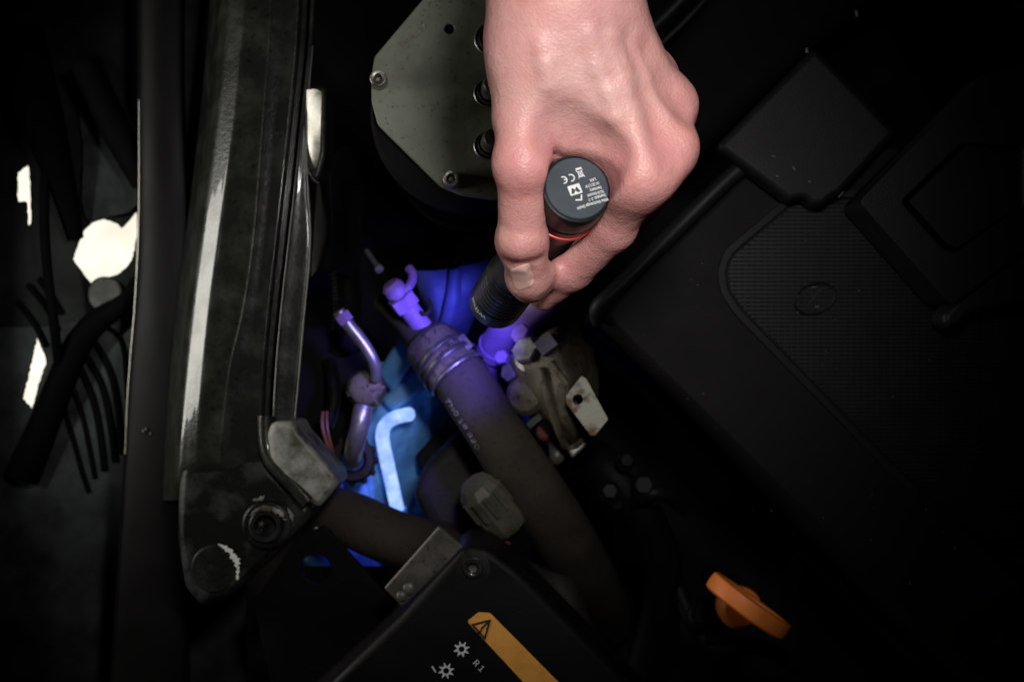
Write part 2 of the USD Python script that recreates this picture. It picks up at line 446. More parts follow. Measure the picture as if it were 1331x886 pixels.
# ================================================================== left: splash tray with openings on to the sunlit road
ZT = -0.03
single('side_shade_wall', trimesh.creation.box([.03, 1.3, .17]).apply_translation([-.36, 0, .025]), 'dark_void', 'dark bumper added out of view to shade the tray from the side', 'blocker')  # unseen wall added to keep the side lamp off the tray
t = thing('splash_tray', 'dusty grey sheet tray with ragged openings on to bright daylight', 'tray', P(100, 440, ZT))
holes = [[(94, 336), (100, 318), (107, 302), (118, 290), (130, 284), (142, 287), (150, 290), (158, 296), (166, 288), (174, 277), (182, 270), (182, 296), (177, 310), (171, 338), (160, 352), (146, 359), (130, 364), (121, 372), (108, 356)],
         [(22, 224), (37, 213), (39, 240), (40, 292), (36, 293), (34, 262), (22, 262)],
         [(47, 438), (58, 462), (59, 472), (50, 500), (41, 532), (29, 518), (38, 480)]]
def ragged(h, seed):
    g, out = np.random.default_rng(seed), []
    for (a0, b0), (a1, b1) in zip(h, h[1:] + h[:1]):
        n = max(1, int(math.hypot(a1 - a0, b1 - b0) / 3))
        for k in range(n):
            out.append((a0 + (a1 - a0) * k / n + g.normal() * .5, b0 + (b1 - b0) * k / n + g.normal() * .5))
    return out


part(t, 'panel', slab([(-150, -80), (320, -80), (320, 960), (-150, 960)], ZT, 0.002, holes=[ragged(h, 11 + k) for k, h in enumerate(holes)]), 'tray_grey', smooth=False)
up = slab([(100, 120), (182, 230), (182, 262), (168, 276), (140, 282), (112, 290), (106, 262), (108, 200)], ZT + 0.006, 0.004, r=0.004)
part(t, 'raised_pad', up, 'painted_daylight_grey', smooth=False, label='raised pad above the large opening, its daylight put in as paler grey')
part(t, 'lower_pad', slab([(-120, 425), (60, 425), (128, 412), (158, 396), (182, 330), (200, 330), (200, 920), (-120, 920)], ZT + .001, .0009, holes=[ragged(holes[2], 13)]), 'painted_daylight_grey', smooth=False, label='lower sheet crossed by dark ribs, its daylight put in as paler grey')
part(t, 'round_pad', lathe(P(138, 382, ZT + 0.001), (0, 0, 1), [(0.0105, 0), (0.0105, 0.003), (0.0095, 0.004), (0, 0.0042)], 32), 'bare_flange')
ribs = [[(112, 430), (138, 470), (152, 520), (158, 590)], [(100, 446), (128, 490), (142, 540), (150, 600)], [(92, 456), (118, 510), (130, 560), (136, 612)],
        [(84, 480), (104, 530), (116, 580), (124, 622)], [(74, 500), (92, 560), (106, 610), (116, 640)], [(138, 425), (156, 440), (164, 490), (168, 550)]]
for k, r in enumerate(ribs):
    part(t, 'rib', wire([(x, y, ZT + 0.002) for x, y in r], 0.0022 if k < 3 else 0.0016, 24, 8), 'dark_void')
for r in ([(36, 370), (60, 400), (76, 430)], [(50, 362), (66, 384), (80, 408)], [(22, 392), (44, 420), (60, 450)]):
    part(t, 'rib', wire([(x, y, ZT + 0.002) for x, y in r], 0.0018, 16, 8), 'dark_void')

single('tray_hose', wire([(30, 620, ZT + .008), (70, 520, ZT + .012), (104, 444, ZT + .014), (136, 410, ZT + .014), (166, 388, ZT + .012), (196, 330, ZT + .006)], [0.010, 0.009, 0.0085, 0.0075, 0.005, 0.005], 50, 18), 'dark_void',
       'thick matt black hose crossing the splash tray below its large bright opening', 'hose')
single('tray_strut', tube(spline([P(20, 40, .01), P(62, 180, .0), P(86, 258, -.012), P(98, 310, -.02)], 20), [0.016, 0.013, 0.008, 0.005], 14), 'dark_void',
       'tapering dark strut reaching down to the large bright opening', 'strut')
single('tray_brace', wire([(110, 80, .01), (152, 170, .0), (190, 236, -.01)], 0.009, 24, 14), 'dark_void',
       'short dark brace above the large bright opening beside the grille bar', 'brace')
single('bumper_edge', wire([(62, 180, .0), (58, 300, .0), (70, 420, .0), (76, 470, -.01)], 0.0030, 24, 10), 'dark_void',
       'thin dark edge strip beside the narrow bright slits', 'edge strip')

# grille bar: tall dark upright between tray and crossmember
t = thing('grille_bar', 'matt black upright bar with a thin steel edge, left of the glossy crossmember', 'bar', P(205, 400, 0.03))
part(t, 'face', loft([[(178, y, -.035), (180, y, .028), (184, y, .033), (206, y, .036), (236, y, .033), (240, y, -.03)] if y < 300 else
                     [(178 - (y - 300) * .05, y, -.035), (180 - (y - 300) * .062, y, .028), (184 - (y - 300) * .06, y, .033), (206, y, .036), (242, y, .033), (246, y, -.03)] for y in (-60, 100, 300, 500, 700, 960)], 3, 4), 'black_plastic_smooth')
edge = spline([P(181, 130, .030), P(180.5, 280, .030), P(175, 400, .030), P(167, 500, .030), P(163, 590, .030)], 40)
part(t, 'steel_edge', tube(edge, 0.0006, 8), 'steel', label='thin bright steel edge')  # thin steel strip along the left edge
for q in ((186, 560), (190, 557), (196, 563)):
    part(t, 'speck', trimesh.creation.icosphere(1, 0.0007).apply_translation(P(q[0], q[1], .0365)), 'steel')

# ================================================================== glossy pressed crossmember
t = thing('front_crossmember', 'glossy black pressed steel crossmember with long ridges and bolted end', 'crossmember', P(330, 560, 0.06))
Y = [-60, 60, 150, 230, 310, 400, 480, 545, 600, 650]
AMP = [1, 1, 1, 1, 1, 1, .9, .7, .4, .1]
DROP = [0, 0, 0, 0, 0, 0, 0, .0005, .0015, .010]
B = [300, 290, 281, 271, 260, 248, 240, 235, 232, 230]           # left shoulder
R2 = [356, 351, 344, 338, 331, 318, 300, 292, 286, 282]          # second ridge
R3 = [394, 388, 379, 371, 362, 352, 345, 342, 346, 356]          # third ridge at the groove
R5 = [412, 407, 400, 400, 404, 397, 390, 384, 384, 384]          # flange edge
rows = []
for y, b, r2, r3 in zip(Y, B, R2, R3):
    w = (r2 - b)
    rows.append([(b - 26, y, .010), (b - 5, y, .074), (b + 2, y, .0802), (b + 10, y, .0828), (b + 18, y, .0850), (b + 25, y, .0866), (b + .62 * w + 4, y, .0876), (r2 - 4, y, .0885), (r2, y, .0890), (r2 + 5, y, .0889),
                 (r2 + .45 * (r3 - r2), y, .0886), (r3 - 9, y, .0890), (r3 - 4, y, .0891), (r3 + 1, y, .0862), (r3 + 3, y, .070)])
rows = [[(x, y, z if k < 2 else .0865 + (z - .0865) * a - dr) for k, (x, y, z) in enumerate(r)] for r, a, dr in zip(rows, AMP, DROP)]
part(t, 'pressed_panel', loft(rows, 5, 6), 'gloss_paint', smooth=60)
rows = []
for y, r3, r5 in list(zip(Y, R3, R5))[:9]:
    g = r3 + 12
    rows.append([(r3 + 1, y, .074), (g - 4, y, .074), (g - .4, y, .0748), (g + .2, y, .0866), (g + 4, y, .0872), (g + .5 * (r5 - g), y, .0868), (r5 - 4, y, .0866), (r5 - .8, y, .0858), (r5, y, .0842), (r5 + 1, y, .05)])
part(t, 'side_flange', loft(rows, 4, 6), 'gloss_paint', smooth=60)
part(t, 'flange_lip', tube(spline([P(r5 - .6, y, .0866) for y, r5 in list(zip(Y, R5))[1:8]], 50), 0.0005, 8), 'dark_steel')
# bolted end
part(t, 'end_plate', soft_slab([(234, 592), (346, 592), (356, 612), (412, 664), (388, 690), (334, 744), (292, 782), (262, 790), (238, 764), (228, 700), (229, 640)], .0858, .05, .004, r=.006, tilt=(0.08, -0.02)), 'dusty_paint', smooth=50)
lip = [(384, 548), (388, 560), (439, 618), (440, 630), (412, 664), (372, 626), (350, 596), (346, 566), (352, 548)]
part(t, 'end_flange', soft_slab(lip, .099, .04, .003, r=.004, tilt=(0.18, 0.12)), 'bare_flange', smooth=50)
groove = spline([P(345, 540, .0885), P(346, 574, .0890), P(353, 597, .0905), P(378, 625, .0935), P(402, 652, .0955)], 40)
part(t, 'end_groove', tube(groove, 0.0042, 12), 'gloss_paint')
part(t, 'groove_edge', tube(spline([P(338, 548, .0905), P(340, 578, .0905), P(347, 600, .0905), P(352, 608, .0915)], 24), 0.0006, 8), 'dark_steel')
at = P(347, 682, .0880)
part(t, 'bolt_seat', lathe(at, (0, 0, 1), [(.0128, -.002), (.0128, .0012), (.0118, .002), (.0095, .002), (.0088, .0012)], 40), 'dusty_paint')
ring = part(t, 'bolt', lathe(at, (0, 0, 1), [(.0088, .0), (.0088, .0044), (.0078, .0054), (.0060, .0054), (.0056, .0046), (.0054, -.004), (0, -.0042)], 36), 'gloss_paint')
part(ring, 'drive_pin', lathe(at + [-.003, .0005, -.004], (0, 0, 1), [(.0016, 0), (.0016, .005), (.001, .0056), (0, .0056)], 14), 'dark_steel')


def flakes(cx, cy, z, r0, r1, a0, a1, n, seed):
    """Ragged crescent of bare metal, as a thin sheet of its own outline."""
    g = np.random.default_rng(seed)
    a = np.radians(np.linspace(a0, a1, n))
    w = np.sin(np.linspace(0.25, math.pi - 0.2, n)) * (0.5 + 0.7 * g.random(n))
    o = [(cx + math.cos(k) * (r1 + 1.5 * g.normal()), cy - math.sin(k) * (r1 + 1.0 * g.normal())) for k in a]
    i = [(cx + math.cos(k) * (r1 - (r1 - r0) * ww), cy - math.sin(k) * (r1 - (r1 - r0) * ww)) for k, ww in zip(a, w)]
    return slab_w(Polygon(PX(o + i[::-1], z)[:, :2]).buffer(0), z, z + .0004)


part(t, 'chipped_edge', cat(flakes(347, 682, .0936, 17, 26, 15, 150, 22, 1), flakes(347, 682, .0906, 31, 36, 0, 40, 12, 4), flakes(347, 682, .0906, 30, 38, 95, 120, 8, 5)), 'bare_flange', smooth=False, label='pale chipped rim of the bolt seat')
cap = P(280, 738, .0835)
part(t, 'blanking_plug', lathe(cap, (0, 0, 1), [(.0125, -.002), (.0125, .002), (.0115, .003), (.006, .0034), (0, .0034)], 36), 'gloss_paint')
part(t, 'scraped_crescent', flakes(280, 738, .0865, 24, 32, -28, 85, 30, 2), 'scraped_paint', smooth=False, label='bright scraped crescent beside the plug')

# bright bracket caught by the daylight above the crossmember
t = thing('mirror_bracket', 'small polished metal tab catching daylight beside the crossmember, left of the cover plate', 'bracket', P(405, 180, .07))
part(t, 'tab', loft([[(396, 118, .0865), (407, 116, .0895), (418, 120, .0915)], [(396, 150, .086), (407, 150, .0888), (417, 152, .0912)], [(395, 185, .085), (404, 190, .0875), (416, 190, .0895)], [(400, 218, .083), (406, 220, .0845), (412, 217, .0855)]], 6, 6), 'steel')
part(t, 'backing', soft_slab([(392, 110), (424, 110), (424, 200), (414, 236), (406, 240), (394, 212)], .082, .03, .002, r=.003), 'gloss_paint')
part(t, 'rim', wire([(394, 190, .084), (398, 214, .084), (408, 234, .083), (415, 239, .083)], .0006, 20, 8), 'dark_steel')

# crumpled black sheet and corrugated hose in the gap between crossmember and plate
single('heat_shield', loft([[(415, 190, .03), (428, 205, .05), (450, 190, .035), (468, 200, .02)], [(412, 240, .04), (430, 255, .055), (452, 236, .03), (470, 250, .01)], [(408, 300, .03), (432, 290, .06), (446, 310, .03), (470, 300, .01)], [(404, 360, .02), (420, 350, .04), (444, 356, .02), (466, 366, .0)]], 3, 3), 'black_plastic_smooth',
       'crumpled thin black shield in the gap between crossmember and cover plate', 'shield', smooth=20)
ch = spline([P(470, 200, .0), P(456, 290, .0), P(450, 350, .0), P(452, 400, -.005), P(440, 460, -.01)], 160)
rr = 0.0075 + 0.0012 * np.sin(np.arange(160) * 2 * math.pi / 4)
single('corrugated_conduit', tube(ch, rr, 16), 'black_plastic_smooth', 'ribbed black cable conduit running down beside the thin aluminium line', 'conduit')

# ================================================================== round housing and metal cover plate behind the hand
ZP = 0.12
t = thing('round_housing', 'round black housing below the metal cover plate, mostly in shade', 'housing', P(602, 222, .02))
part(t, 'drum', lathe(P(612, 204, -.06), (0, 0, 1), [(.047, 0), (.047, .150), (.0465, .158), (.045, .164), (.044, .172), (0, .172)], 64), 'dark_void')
part(t, 'foot', soft_slab([(560, 330), (640, 336), (700, 330), (690, 350), (600, 352)], .0, .05, .003), 'black_plastic')

t = thing('cover_plate', 'grey metal cover plate with clipped corners, socket screws and round ports behind the hand', 'cover plate', P(620, 140, ZP))
outline = [(575, -30), (487, 74), (483, 100), (483, 132), (491, 162), (572, 242), (600, 253), (640, 259), (690, 258), (740, 250), (800, 190), (806, 100), (790, -30)]
ports = [(638, 52, .0078), (634, 122, .0066), (634, 190, .0066)]
part(t, 'plate', slab_w(poly_px(outline, ZP, .004, holes=[(584, 38, .0025)] + [(a, b, c) for a, b, c in ports]), ZP - .006, ZP), 'plate_metal', smooth=False)
for k, (x, y, r) in enumerate(ports):
    p = P(x, y, ZP)
    ax = unit([0.10, 0.10, 1])
    pr = part(t, 'port', lathe(p - [0, 0, .012], ax, [(r * .98, 0), (r * .98, .0115), (r * .99, .0128), (r * .9, .0132), (r * .86, .012), (r * .86, 0.002), (0, .001)], 32), 'dark_steel')
    part(pr, 'rim', lathe(p + [0, 0, .0003], ax, [(r * 1.06, 0), (r * 1.08, .0006), (r * 1.02, .001), (r * .97, .0006)], 32), 'steel')
    if k:
        part(pr, 'stud', lathe(p - [0, 0, .012], ax, [(r * .74, 0), (r * .74, .022), (r * .6, .0245), (0, .025)], 24), 'dark_steel')
# bent steel line leaving the top port
part(t, 'feed_pipe', wire([(640, 60, .11), (640, 44, .128), (646, 28, .142), (668, 0, .150), (700, -40, .152)], .0042, 40, 16), 'steel')
part(t, 'plug', lathe(P(584, 38, ZP - .005), (0, 0, 1), [(.0025, 0), (.0025, .003), (0, .003)], 6), 'dark_void', smooth=False)
for x, y in ((494, 107), (588, 236), (792, 60)):
    socket_screw(t, 'socket_screw', P(x, y, ZP + .0002), (-.04, .10, 1), .0042, .0078, 'steel')
stamp = meshkit.text_mesh('120 148 7', 0.0024, 0.00025)
part(t, 'stamped_number', placed(stamp, P(520, 62, ZP + .0001), (.80, .60, 0), (-.60, .80, 0)), 'print_grey', smooth=False)

# ================================================================== housing with the ultraviolet glow put into its colour
t = thing('engine_housing', 'rough cast housing with ledges, the blue torch glow put into its colour', 'engine housing', P(530, 560, -.03))
gx, gy = np.meshgrid(np.linspace(395, 690, 120), np.linspace(470, 735, 110))
gz = -.035 + .010 * meshkit.fbm(np.stack([gx / 38, gy / 38, gx * 0], -1), 4, 11) + .010 * np.clip((560 - gx) / 120, -1, 1) - .00022 * np.clip(gx - 560, 0, 200) - .012 / (1 + np.exp(-((gx - 560) * .75 + (gy - 560) * .6) / 8)) - .016 / (1 + np.exp(-((gx - 600) * .8 + (gy - 560) * .55 + 10) / 6))
s = (CAM_Z - gz) * TAN / 1331
v = np.c_[((gx - 665.5) * s).ravel(), ((443 - gy) * s).ravel(), gz.ravel()]
i = (np.arange(109)[:, None] * 120 + np.arange(119)[None, :]).ravel()
f = np.vstack([np.c_[i, i + 120, i + 1], np.c_[i + 1, i + 120, i + 121]])
part(t, 'casting', trimesh.Trimesh(v, f, process=False), 'glow_painted_housing')
part(t, 'ledge', soft_slab([(488, 486), (523, 433), (546, 456), (508, 512)], .0, .035, .0025, r=.002, tilt=(.35, .5)), 'glow_painted_housing')
part(t, 'ledge', soft_slab([(494, 520), (560, 455), (580, 476), (560, 500), (512, 536)], -.012, .03, .003, r=.003, tilt=(-.1, -.1)), 'glow_painted_housing')
part(t, 'ledge', soft_slab([(528, 470), (580, 440), (600, 480), (560, 520)], -.02, .03, .003, r=.003, tilt=(.1, -.3)), 'glow_painted_housing')
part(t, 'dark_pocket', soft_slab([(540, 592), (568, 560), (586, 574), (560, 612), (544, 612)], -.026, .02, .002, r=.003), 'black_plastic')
part(t, 'shoulder', loft([[(536, 350, -.01), (560, 352, .004), (600, 346, .006), (650, 332, .0)], [(545, 380, -.005), (566, 378, .012), (596, 376, .012), (636, 362, .0)], [(556, 410, -.012), (572, 412, .004), (592, 412, .0), (622, 400, -.02)], [(558, 440, -.03), (572, 442, -.02), (588, 444, -.03), (604, 440, -.04)]], 8, 8), 'glow_painted_shoulder')
part(t, 'web', loft([[(584, 352, .014), (592, 350, .016), (600, 350, .012)], [(580, 384, .018), (590, 386, .020), (600, 388, .014)], [(572, 420, .008), (580, 424, .010), (590, 428, .0)]], 6, 6), 'glow_painted_shoulder')
part(t, 'boss', lathe(P(452, 640, -.03), (.1, .1, 1), [(.014, 0), (.013, .012), (.008, .014), (0, .0145)], 28), 'glow_painted_housing')

single('dark_cover_block', soft_slab([(380, 420), (470, 432), (490, 470), (486, 520), (468, 545), (442, 590), (436, 625), (396, 640), (370, 560)], -.004, .05, .006, r=.004), 'dark_void', 'added dull black block behind the thin aluminium line and its joint', 'filler block', smooth=50)  # black slab added to end the blue glow on this side
# the glowing bent pipe
pz = -0.010
pp = spline([P(539, 537, pz + .004), P(522, 540, pz + .004), P(507, 546, pz + .003), P(498.5, 557, pz + .002), P(497.5, 572, pz + .001), P(503, 600, pz), P(511, 636, pz - .004), P(518, 668, pz - .009), P(521, 684, pz - .014)], 90)
pr = np.full(90, .0041)
pr[:4] = [.0018, .0030, .0037, .0040]
t = thing('glowing_pipe', 'bent pipe end glowing pale blue from leak dye on the blue housing', 'pipe', pp[45])
part(t, 'dyed_end', tube(pp[:76], pr[:76], 24), 'dye_glow')
part(t, 'collar', tube(pp[75:], .0056, 20), 'glow_painted_housing')

# ================================================================== fittings with violet torch light put into their colour
t = thing('hose_fitting', 'ribbed pipe fitting with hex collar, violet light put into its colour, at the narrow end of the rubber hose', 'fitting', P(525, 390, .05))
fa = unit(P(548, 424, .045) - P(514, 378, .055))
f0 = P(514, 378, .055)
part(t, 'cap', lathe(f0 - fa * .006, fa, [(0, 0), (.0045, .0006), (.0062, .003), (.0062, .0075), (.0048, .0082), (.0044, .0095)], 24), 'glow_painted_pipe')
part(t, 'hex_collar', lathe(f0 + fa * .0035, fa, [(.003, 0), (.0078, .0004), (.0078, .008), (.005, .0084)], 6, .3), 'glow_painted_pipe', smooth=False)
part(t, 'barrel', lathe(f0 + fa * .0118, fa, [(.0052, 0), (.0058, .001), (.0058, .020), (.0064, .021), (.0064, .034), (.003, .036)], 24), 'glow_painted_pipe')
part(t, 'spigot', wire([(531, 348, .045), (536, 356, .047), (534, 368, .05), (524, 380, .054)], .0026, 20, 12), 'glow_painted_pipe')
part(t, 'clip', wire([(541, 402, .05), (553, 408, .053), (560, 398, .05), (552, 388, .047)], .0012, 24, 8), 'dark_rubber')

vb = thing('vacuum_pipe', 'smooth wide pipe bending below the torch head, its bright violet light put into the colour', 'pipe', P(652, 450, .04))
part(vb, 'bend', tube(spline([P(716, 384, .060), P(694, 402, .052), P(671, 420, .042), P(652, 440, .030), P(640, 462, .016), P(635, 484, .002), P(638, 508, -.012)], 50), np.interp(np.linspace(0, 1, 50), [0, .3, .7, 1], [.0085, .0098, .0098, .008]), 28), 'glow_painted_pipe')
part(vb, 'bead', tube(spline([P(647, 449, .025), P(644, 456, .021)], 6), .0109, 28), 'glow_painted_pipe')

# thin aluminium line with knuckle and grommet
t = thing('aluminium_line', 'thin bent aluminium line with a lumpy joint, ending in a round rubber grommet', 'pipe', P(470, 480, .03))
part(t, 'upper_line', wire([(440, 404, .048), (452, 420, .046), (468, 440, .045), (482, 462, .044), (488, 478, .042), (488, 492, .038)], .0034, 40, 16), 'aluminium')
part(t, 'line_nut', lathe(P(447, 413, .0475), unit(P(482, 462, .044) - P(440, 404, .048)), [(.003, -.003), (.0046, -.0026), (.0046, .0026), (.003, .003)], 6), 'glow_painted_pipe', smooth=False)
kn = part(t, 'joint', lathe(P(476, 508, .022), (0.1, .15, 1), [(.0115, 0), (.0115, .010), (.0095, .0145), (.006, .016), (0, .0163)], 9, .2), 'cast_metal')
for k in range(6):
    a = k * math.pi / 3 + .2
    c = P(476, 508, .036)
    part(kn, 'rib', ribbon(c + [.002 * math.cos(a), .002 * math.sin(a), .001], c + [.0105 * math.cos(a), .0105 * math.sin(a), -.001], .0018, .0026), 'cast_metal')
part(t, 'lower_line', wire([(474, 520, .03), (470, 540, .034), (466, 560, .034), (461, 580, .028), (459, 598, .014)], .0054, 40, 18), 'aluminium')
gm = P(459, 598, .004)
part(t, 'grommet', lathe(gm, (.05, .15, 1), [(.0128, -.004), (.0135, .004), (.012, .0075), (.0085, .0085), (.0062, .006)], 40), 'dark_rubber')
for k in range(12):
    a = k * math.pi / 6
    part(t, 'grommet_lug', trimesh.creation.icosphere(2, .0021).apply_translation(gm + [.0132 * math.cos(a), .0132 * math.sin(a), .003]), 'dark_rubber')
for k, (dx, r) in enumerate(((0, .0009), (5, .0008))):
    single('copper_lead', wire([(420 + dx, 535, .03), (419 + dx * 1.2, 552, .034), (423 + dx, 570, .034), (430 + dx * .5, 588, .028), (432 + dx * .5, 604, .01)], r, 30, 8), 'copper_wire',
           ('outer' if k == 0 else 'inner') + ' thin copper coloured lead of the pair left of the grommet', 'wire', 'pair of copper coloured leads')
single('grey_sleeve', wire([(428, 470, .0), (434, 510, .01), (430, 540, .015), (424, 556, .02)], .004, 24, 12), 'black_plastic_smooth', 'dark sleeve above the two copper coloured leads', 'sleeve')
single('cable_clip', soft_slab([(440, 430), (470, 424), (478, 446), (456, 462), (440, 452)], .01, .03, .003, r=.002), 'black_plastic_smooth', 'dark clip behind the thin aluminium line', 'clip')
single('small_stud', cat(lathe(P(491, 347, .03), (.4, -.5, .8), [(.0016, -.02), (.0016, 0), (.0024, .0004), (.0024, .003), (0, .0034)], 14)), 'aluminium', 'tiny pale stud left of the round housing', 'stud')

# ================================================================== coolant hose with spring clamp
hp = spline([P(500, 392, .020), P(528, 414, .032), P(552, 440, .042), P(580, 470, .050), P(604, 500, .055), P(640, 556, .056), P(676, 612, .048), P(710, 664, .026), P(744, 720, -.015), P(772, 770, -.075), P(788, 806, -.14)], 160)
u = np.linspace(0, 1, 160)


def near(px, py):
    s = (CAM_Z - hp[:, 2]) * TAN / 1331
    return int(np.argmin((hp[:, 0] / s + 665.5 - px) ** 2 + (443 - hp[:, 1] / s - py) ** 2))


kc, ke = near(575, 464), near(595, 488)
hr = np.interp(np.arange(160), [0, near(536, 422), kc - 2, kc, ke, near(640, 556), near(690, 640), near(740, 710), 159], [.0075, .0094, .0116, .0147, .0156, .0154, .0176, .0184, .0184])
t = thing('coolant_hose', 'thick matt black rubber hose with pale printed marks, curving down from a metal clamp', 'hose', hp[90])
part(t, 'hose', tube(hp[ke - 2:], hr[ke - 2:], 40), 'rubber', smooth=60)
part(t, 'neck', tube(hp[:ke], np.minimum(hr[:ke], .0136), 36), 'rubber', smooth=60)
tt, U, V = frames(hp)


def band(k0, k1, r, th, material, name, a0=0, a1=360):
    n = 48
    path = hp[k0:k1 + 1]
    ring = []
    ax = unit(hp[k1] - hp[k0])
    L = np.linalg.norm(hp[k1] - hp[k0])
    return part(t, name, lathe(hp[k0], ax, [(r, 0), (r + th * .6, .0), (r + th, .0006), (r + th, L - .0006), (r + th * .6, L), (r, L)], n), material)


band(kc - 8, kc - 3, .0138, .0012, 'dark_steel', 'clamp_band')
band(kc - 1, kc + 1, .0160, .0014, 'dark_steel', 'clamp_band')
band(kc + 3, kc + 5, .0168, .0010, 'dark_steel', 'clamp_band')
ax = unit(hp[ke] - hp[ke - 4])
part(t, 'clamp_sleeve', lathe(hp[kc - 9], unit(hp[ke] - hp[kc - 9]), [(.0112, 0), (.0144, .001), (.0158, .005), (.0160, np.linalg.norm(hp[ke] - hp[kc - 9]) - .001)], 48), 'cast_metal')
part(t, 'clamp_rim', lathe(hp[ke], ax, [(.0158, -.001), (.0170, -.0008), (.0174, 0), (.0170, .0009), (.0160, .0011)], 56), 'steel')
q = hp[kc] + np.array([.0120, .0096, .0086])
part(t, 'clamp_ear', ribbon(q - ax * .003, q + ax * .006, .004, .0016), 'steel')
part(t, 'clamp_ear', ribbon(q - ax * .003 + [-.0075, -.001, .003], q + ax * .001 + [-.0075, -.001, .003], .0035, .0016), 'steel')
txt = meshkit.text_mesh('7N0 1B 820', 0.0036, 0.0002)
k0 = near(590, 505)
cum = np.r_[0, np.cumsum(np.linalg.norm(np.diff(hp, axis=0), axis=1))]
vx = txt.vertices.copy()
sx = np.interp(cum[k0] + .004 + vx[:, 0] * 1.05, cum, np.arange(160))
ii = np.clip(sx.astype(int), 0, 158)
fr = (sx - ii)[:, None]
c = hp[ii] * (1 - fr) + hp[ii + 1] * fr
r_ = np.interp(sx, np.arange(160), hr)
tl = tt[ii]
side = np.stack([unit(np.cross([0, 0, 1.], q)) for q in tl])       # to the upper right of the run
upv = np.cross(tl, side)
th = np.radians(49) - (vx[:, 1] - .002) / r_
nv = np.cos(th)[:, None] * upv - np.sin(th)[:, None] * side
if (nv[:, 2] < 0).mean() > .5:
    nv = -nv
vx = c + nv * (r_ + .00005 + vx[:, 2])[:, None]
part(t, 'printed_marks', trimesh.Trimesh(vx, txt.faces, process=False), 'print_grey', smooth=False)

# ================================================================== compressor casting, nuts and rusty lug plate
t = thing('compressor_casting', 'ribbed grey cast block with nuts and a ridge, right of the rubber hose', 'casting', P(710, 510, .06))
part(t, 'body', loft([[(655, 478, .03), (668, 462, .062), (690, 448, .070), (712, 430, .072), (742, 418, .062), (760, 430, .03)], [(660, 500, .025), (676, 486, .064), (700, 478, .076), (726, 466, .080), (752, 458, .068), (772, 462, .03)],
                      [(668, 520, .025), (688, 512, .060), (708, 508, .076), (734, 500, .082), (756, 494, .070), (778, 496, .03)], [(690, 546, .025), (704, 540, .056), (718, 538, .072), (738, 534, .078), (756, 530, .070), (776, 530, .03)],
                      [(708, 576, .02), (722, 566, .05), (732, 566, .060), (744, 564, .066), (756, 560, .060), (770, 556, .03)], [(722, 592, .0), (734, 586, .02), (742, 588, .03), (750, 586, .03), (758, 582, .02), (764, 574, .0)]], 6, 6), 'cast_metal')
part(t, 'ridge', wire([(702, 478, .078), (708, 500, .0785), (714, 524, .0765), (722, 548, .071), (730, 570, .064), (742, 582, .056), (756, 572, .060), (762, 562, .060)], [.0022, .0022, .0020, .0018, .0016], 60, 12), 'cast_metal')
part(t, 'rib', wire([(716, 470, .080), (728, 486, .0815), (738, 500, .0820)], .0017, 24, 10), 'cast_metal')
part(t, 'foot', soft_slab([(738, 586), (764, 566, ), (768, 574), (744, 596)], .058, .03, .0015, r=.001), 'aluminium')
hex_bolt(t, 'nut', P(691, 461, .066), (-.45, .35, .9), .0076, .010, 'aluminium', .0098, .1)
hex_bolt(t, 'nut', P(686, 442, .060), (-.5, .45, .8), .0058, .010, 'glow_painted_pipe', 0, .35)
hex_bolt(t, 'nut', P(659, 469, .045), (-.4, .3, .9), .0042, .009, 'glow_painted_pipe', 0, .2)
hex_bolt(t, 'nut', P(673, 487, .046), (-.6, .2, .9), .0054, .010, 'galvanised', .0068, .5)
part(t, 'boss', lathe(P(694, 512, .045), (-.3, 0, 1), [(.012, 0), (.011, .016), (.0085, .019), (0, .020)], 28), 'cast_metal')
part(t, 'tab', ribbon(P(704, 440, .075), P(716, 456, .078), .010, .004), 'aluminium')
part(t, 'pin', ribbon(P(688, 552, .05), P(700, 542, .055), .0035, .0035), 'aluminium')
t = thing('lug_plate', 'flat pale plate with a round hole and rust stains, against the cast block', 'plate', P(762, 528, .09))
lp = [(736, 514), (756, 488), (762, 492), (791, 545), (774, 566), (768, 566), (736, 524)]
part(t, 'plate', slab_w(poly_px(lp, .09, .0012, holes=[(751, 519, .0027)]), .0865, .09, tilt=(-.15, .1)), 'rust_plate', smooth=False)
single('red_plug', lathe(P(712, 563, .03), (-.3, .3, 1), [(.0055, 0), (.0055, .006), (.004, .008), (0, .0082)], 16), 'dull_red', 'small dull red plug between rubber hose and cast block', 'plug')
single('drain_spout', wire([(716, 566, .028), (722, 582, .036), (724, 592, .040), (716, 600, .03)], [.003, .004, .0045, .003], 24, 14), 'galvanised', 'small bent metal spout at the right edge of the rubber hose', 'spout')

# ================================================================== below the pipe: cross hose, bracket, labelled box
single('lower_hose', wire([(380, 660, .0), (420, 664, .02), (460, 676, .034), (500, 694, .040), (540, 706, .034), (580, 714, .01)], [.014, .0150, .0155, .015, .014], 60, 28), 'rubber', 'dark grey rubber hose passing below the glowing pipe', 'hose')
t = thing('corner_bracket', 'dark triangular bracket with a big round hole, below the crossmember end', 'bracket', P(430, 740, .05))
part(t, 'plate', slab_w(poly_px([(392, 694), (424, 680), (520, 792), (500, 900), (352, 900), (330, 780)], .055, .004, holes=[(412, 737, .0082)]), .050, .055, tilt=(0, .15)), 'dusty_paint' if False else 'black_plastic_smooth', smooth=False)
part(t, 'rivet', lathe(P(411, 688, .0585), (0, .1, 1), [(.0017, 0), (.0015, .001), (0, .0014)], 12), 'steel')
t = thing('grey_bracket', 'plain grey sheet metal bracket leaning on the labelled black box', 'bracket', P(552, 735, .1))
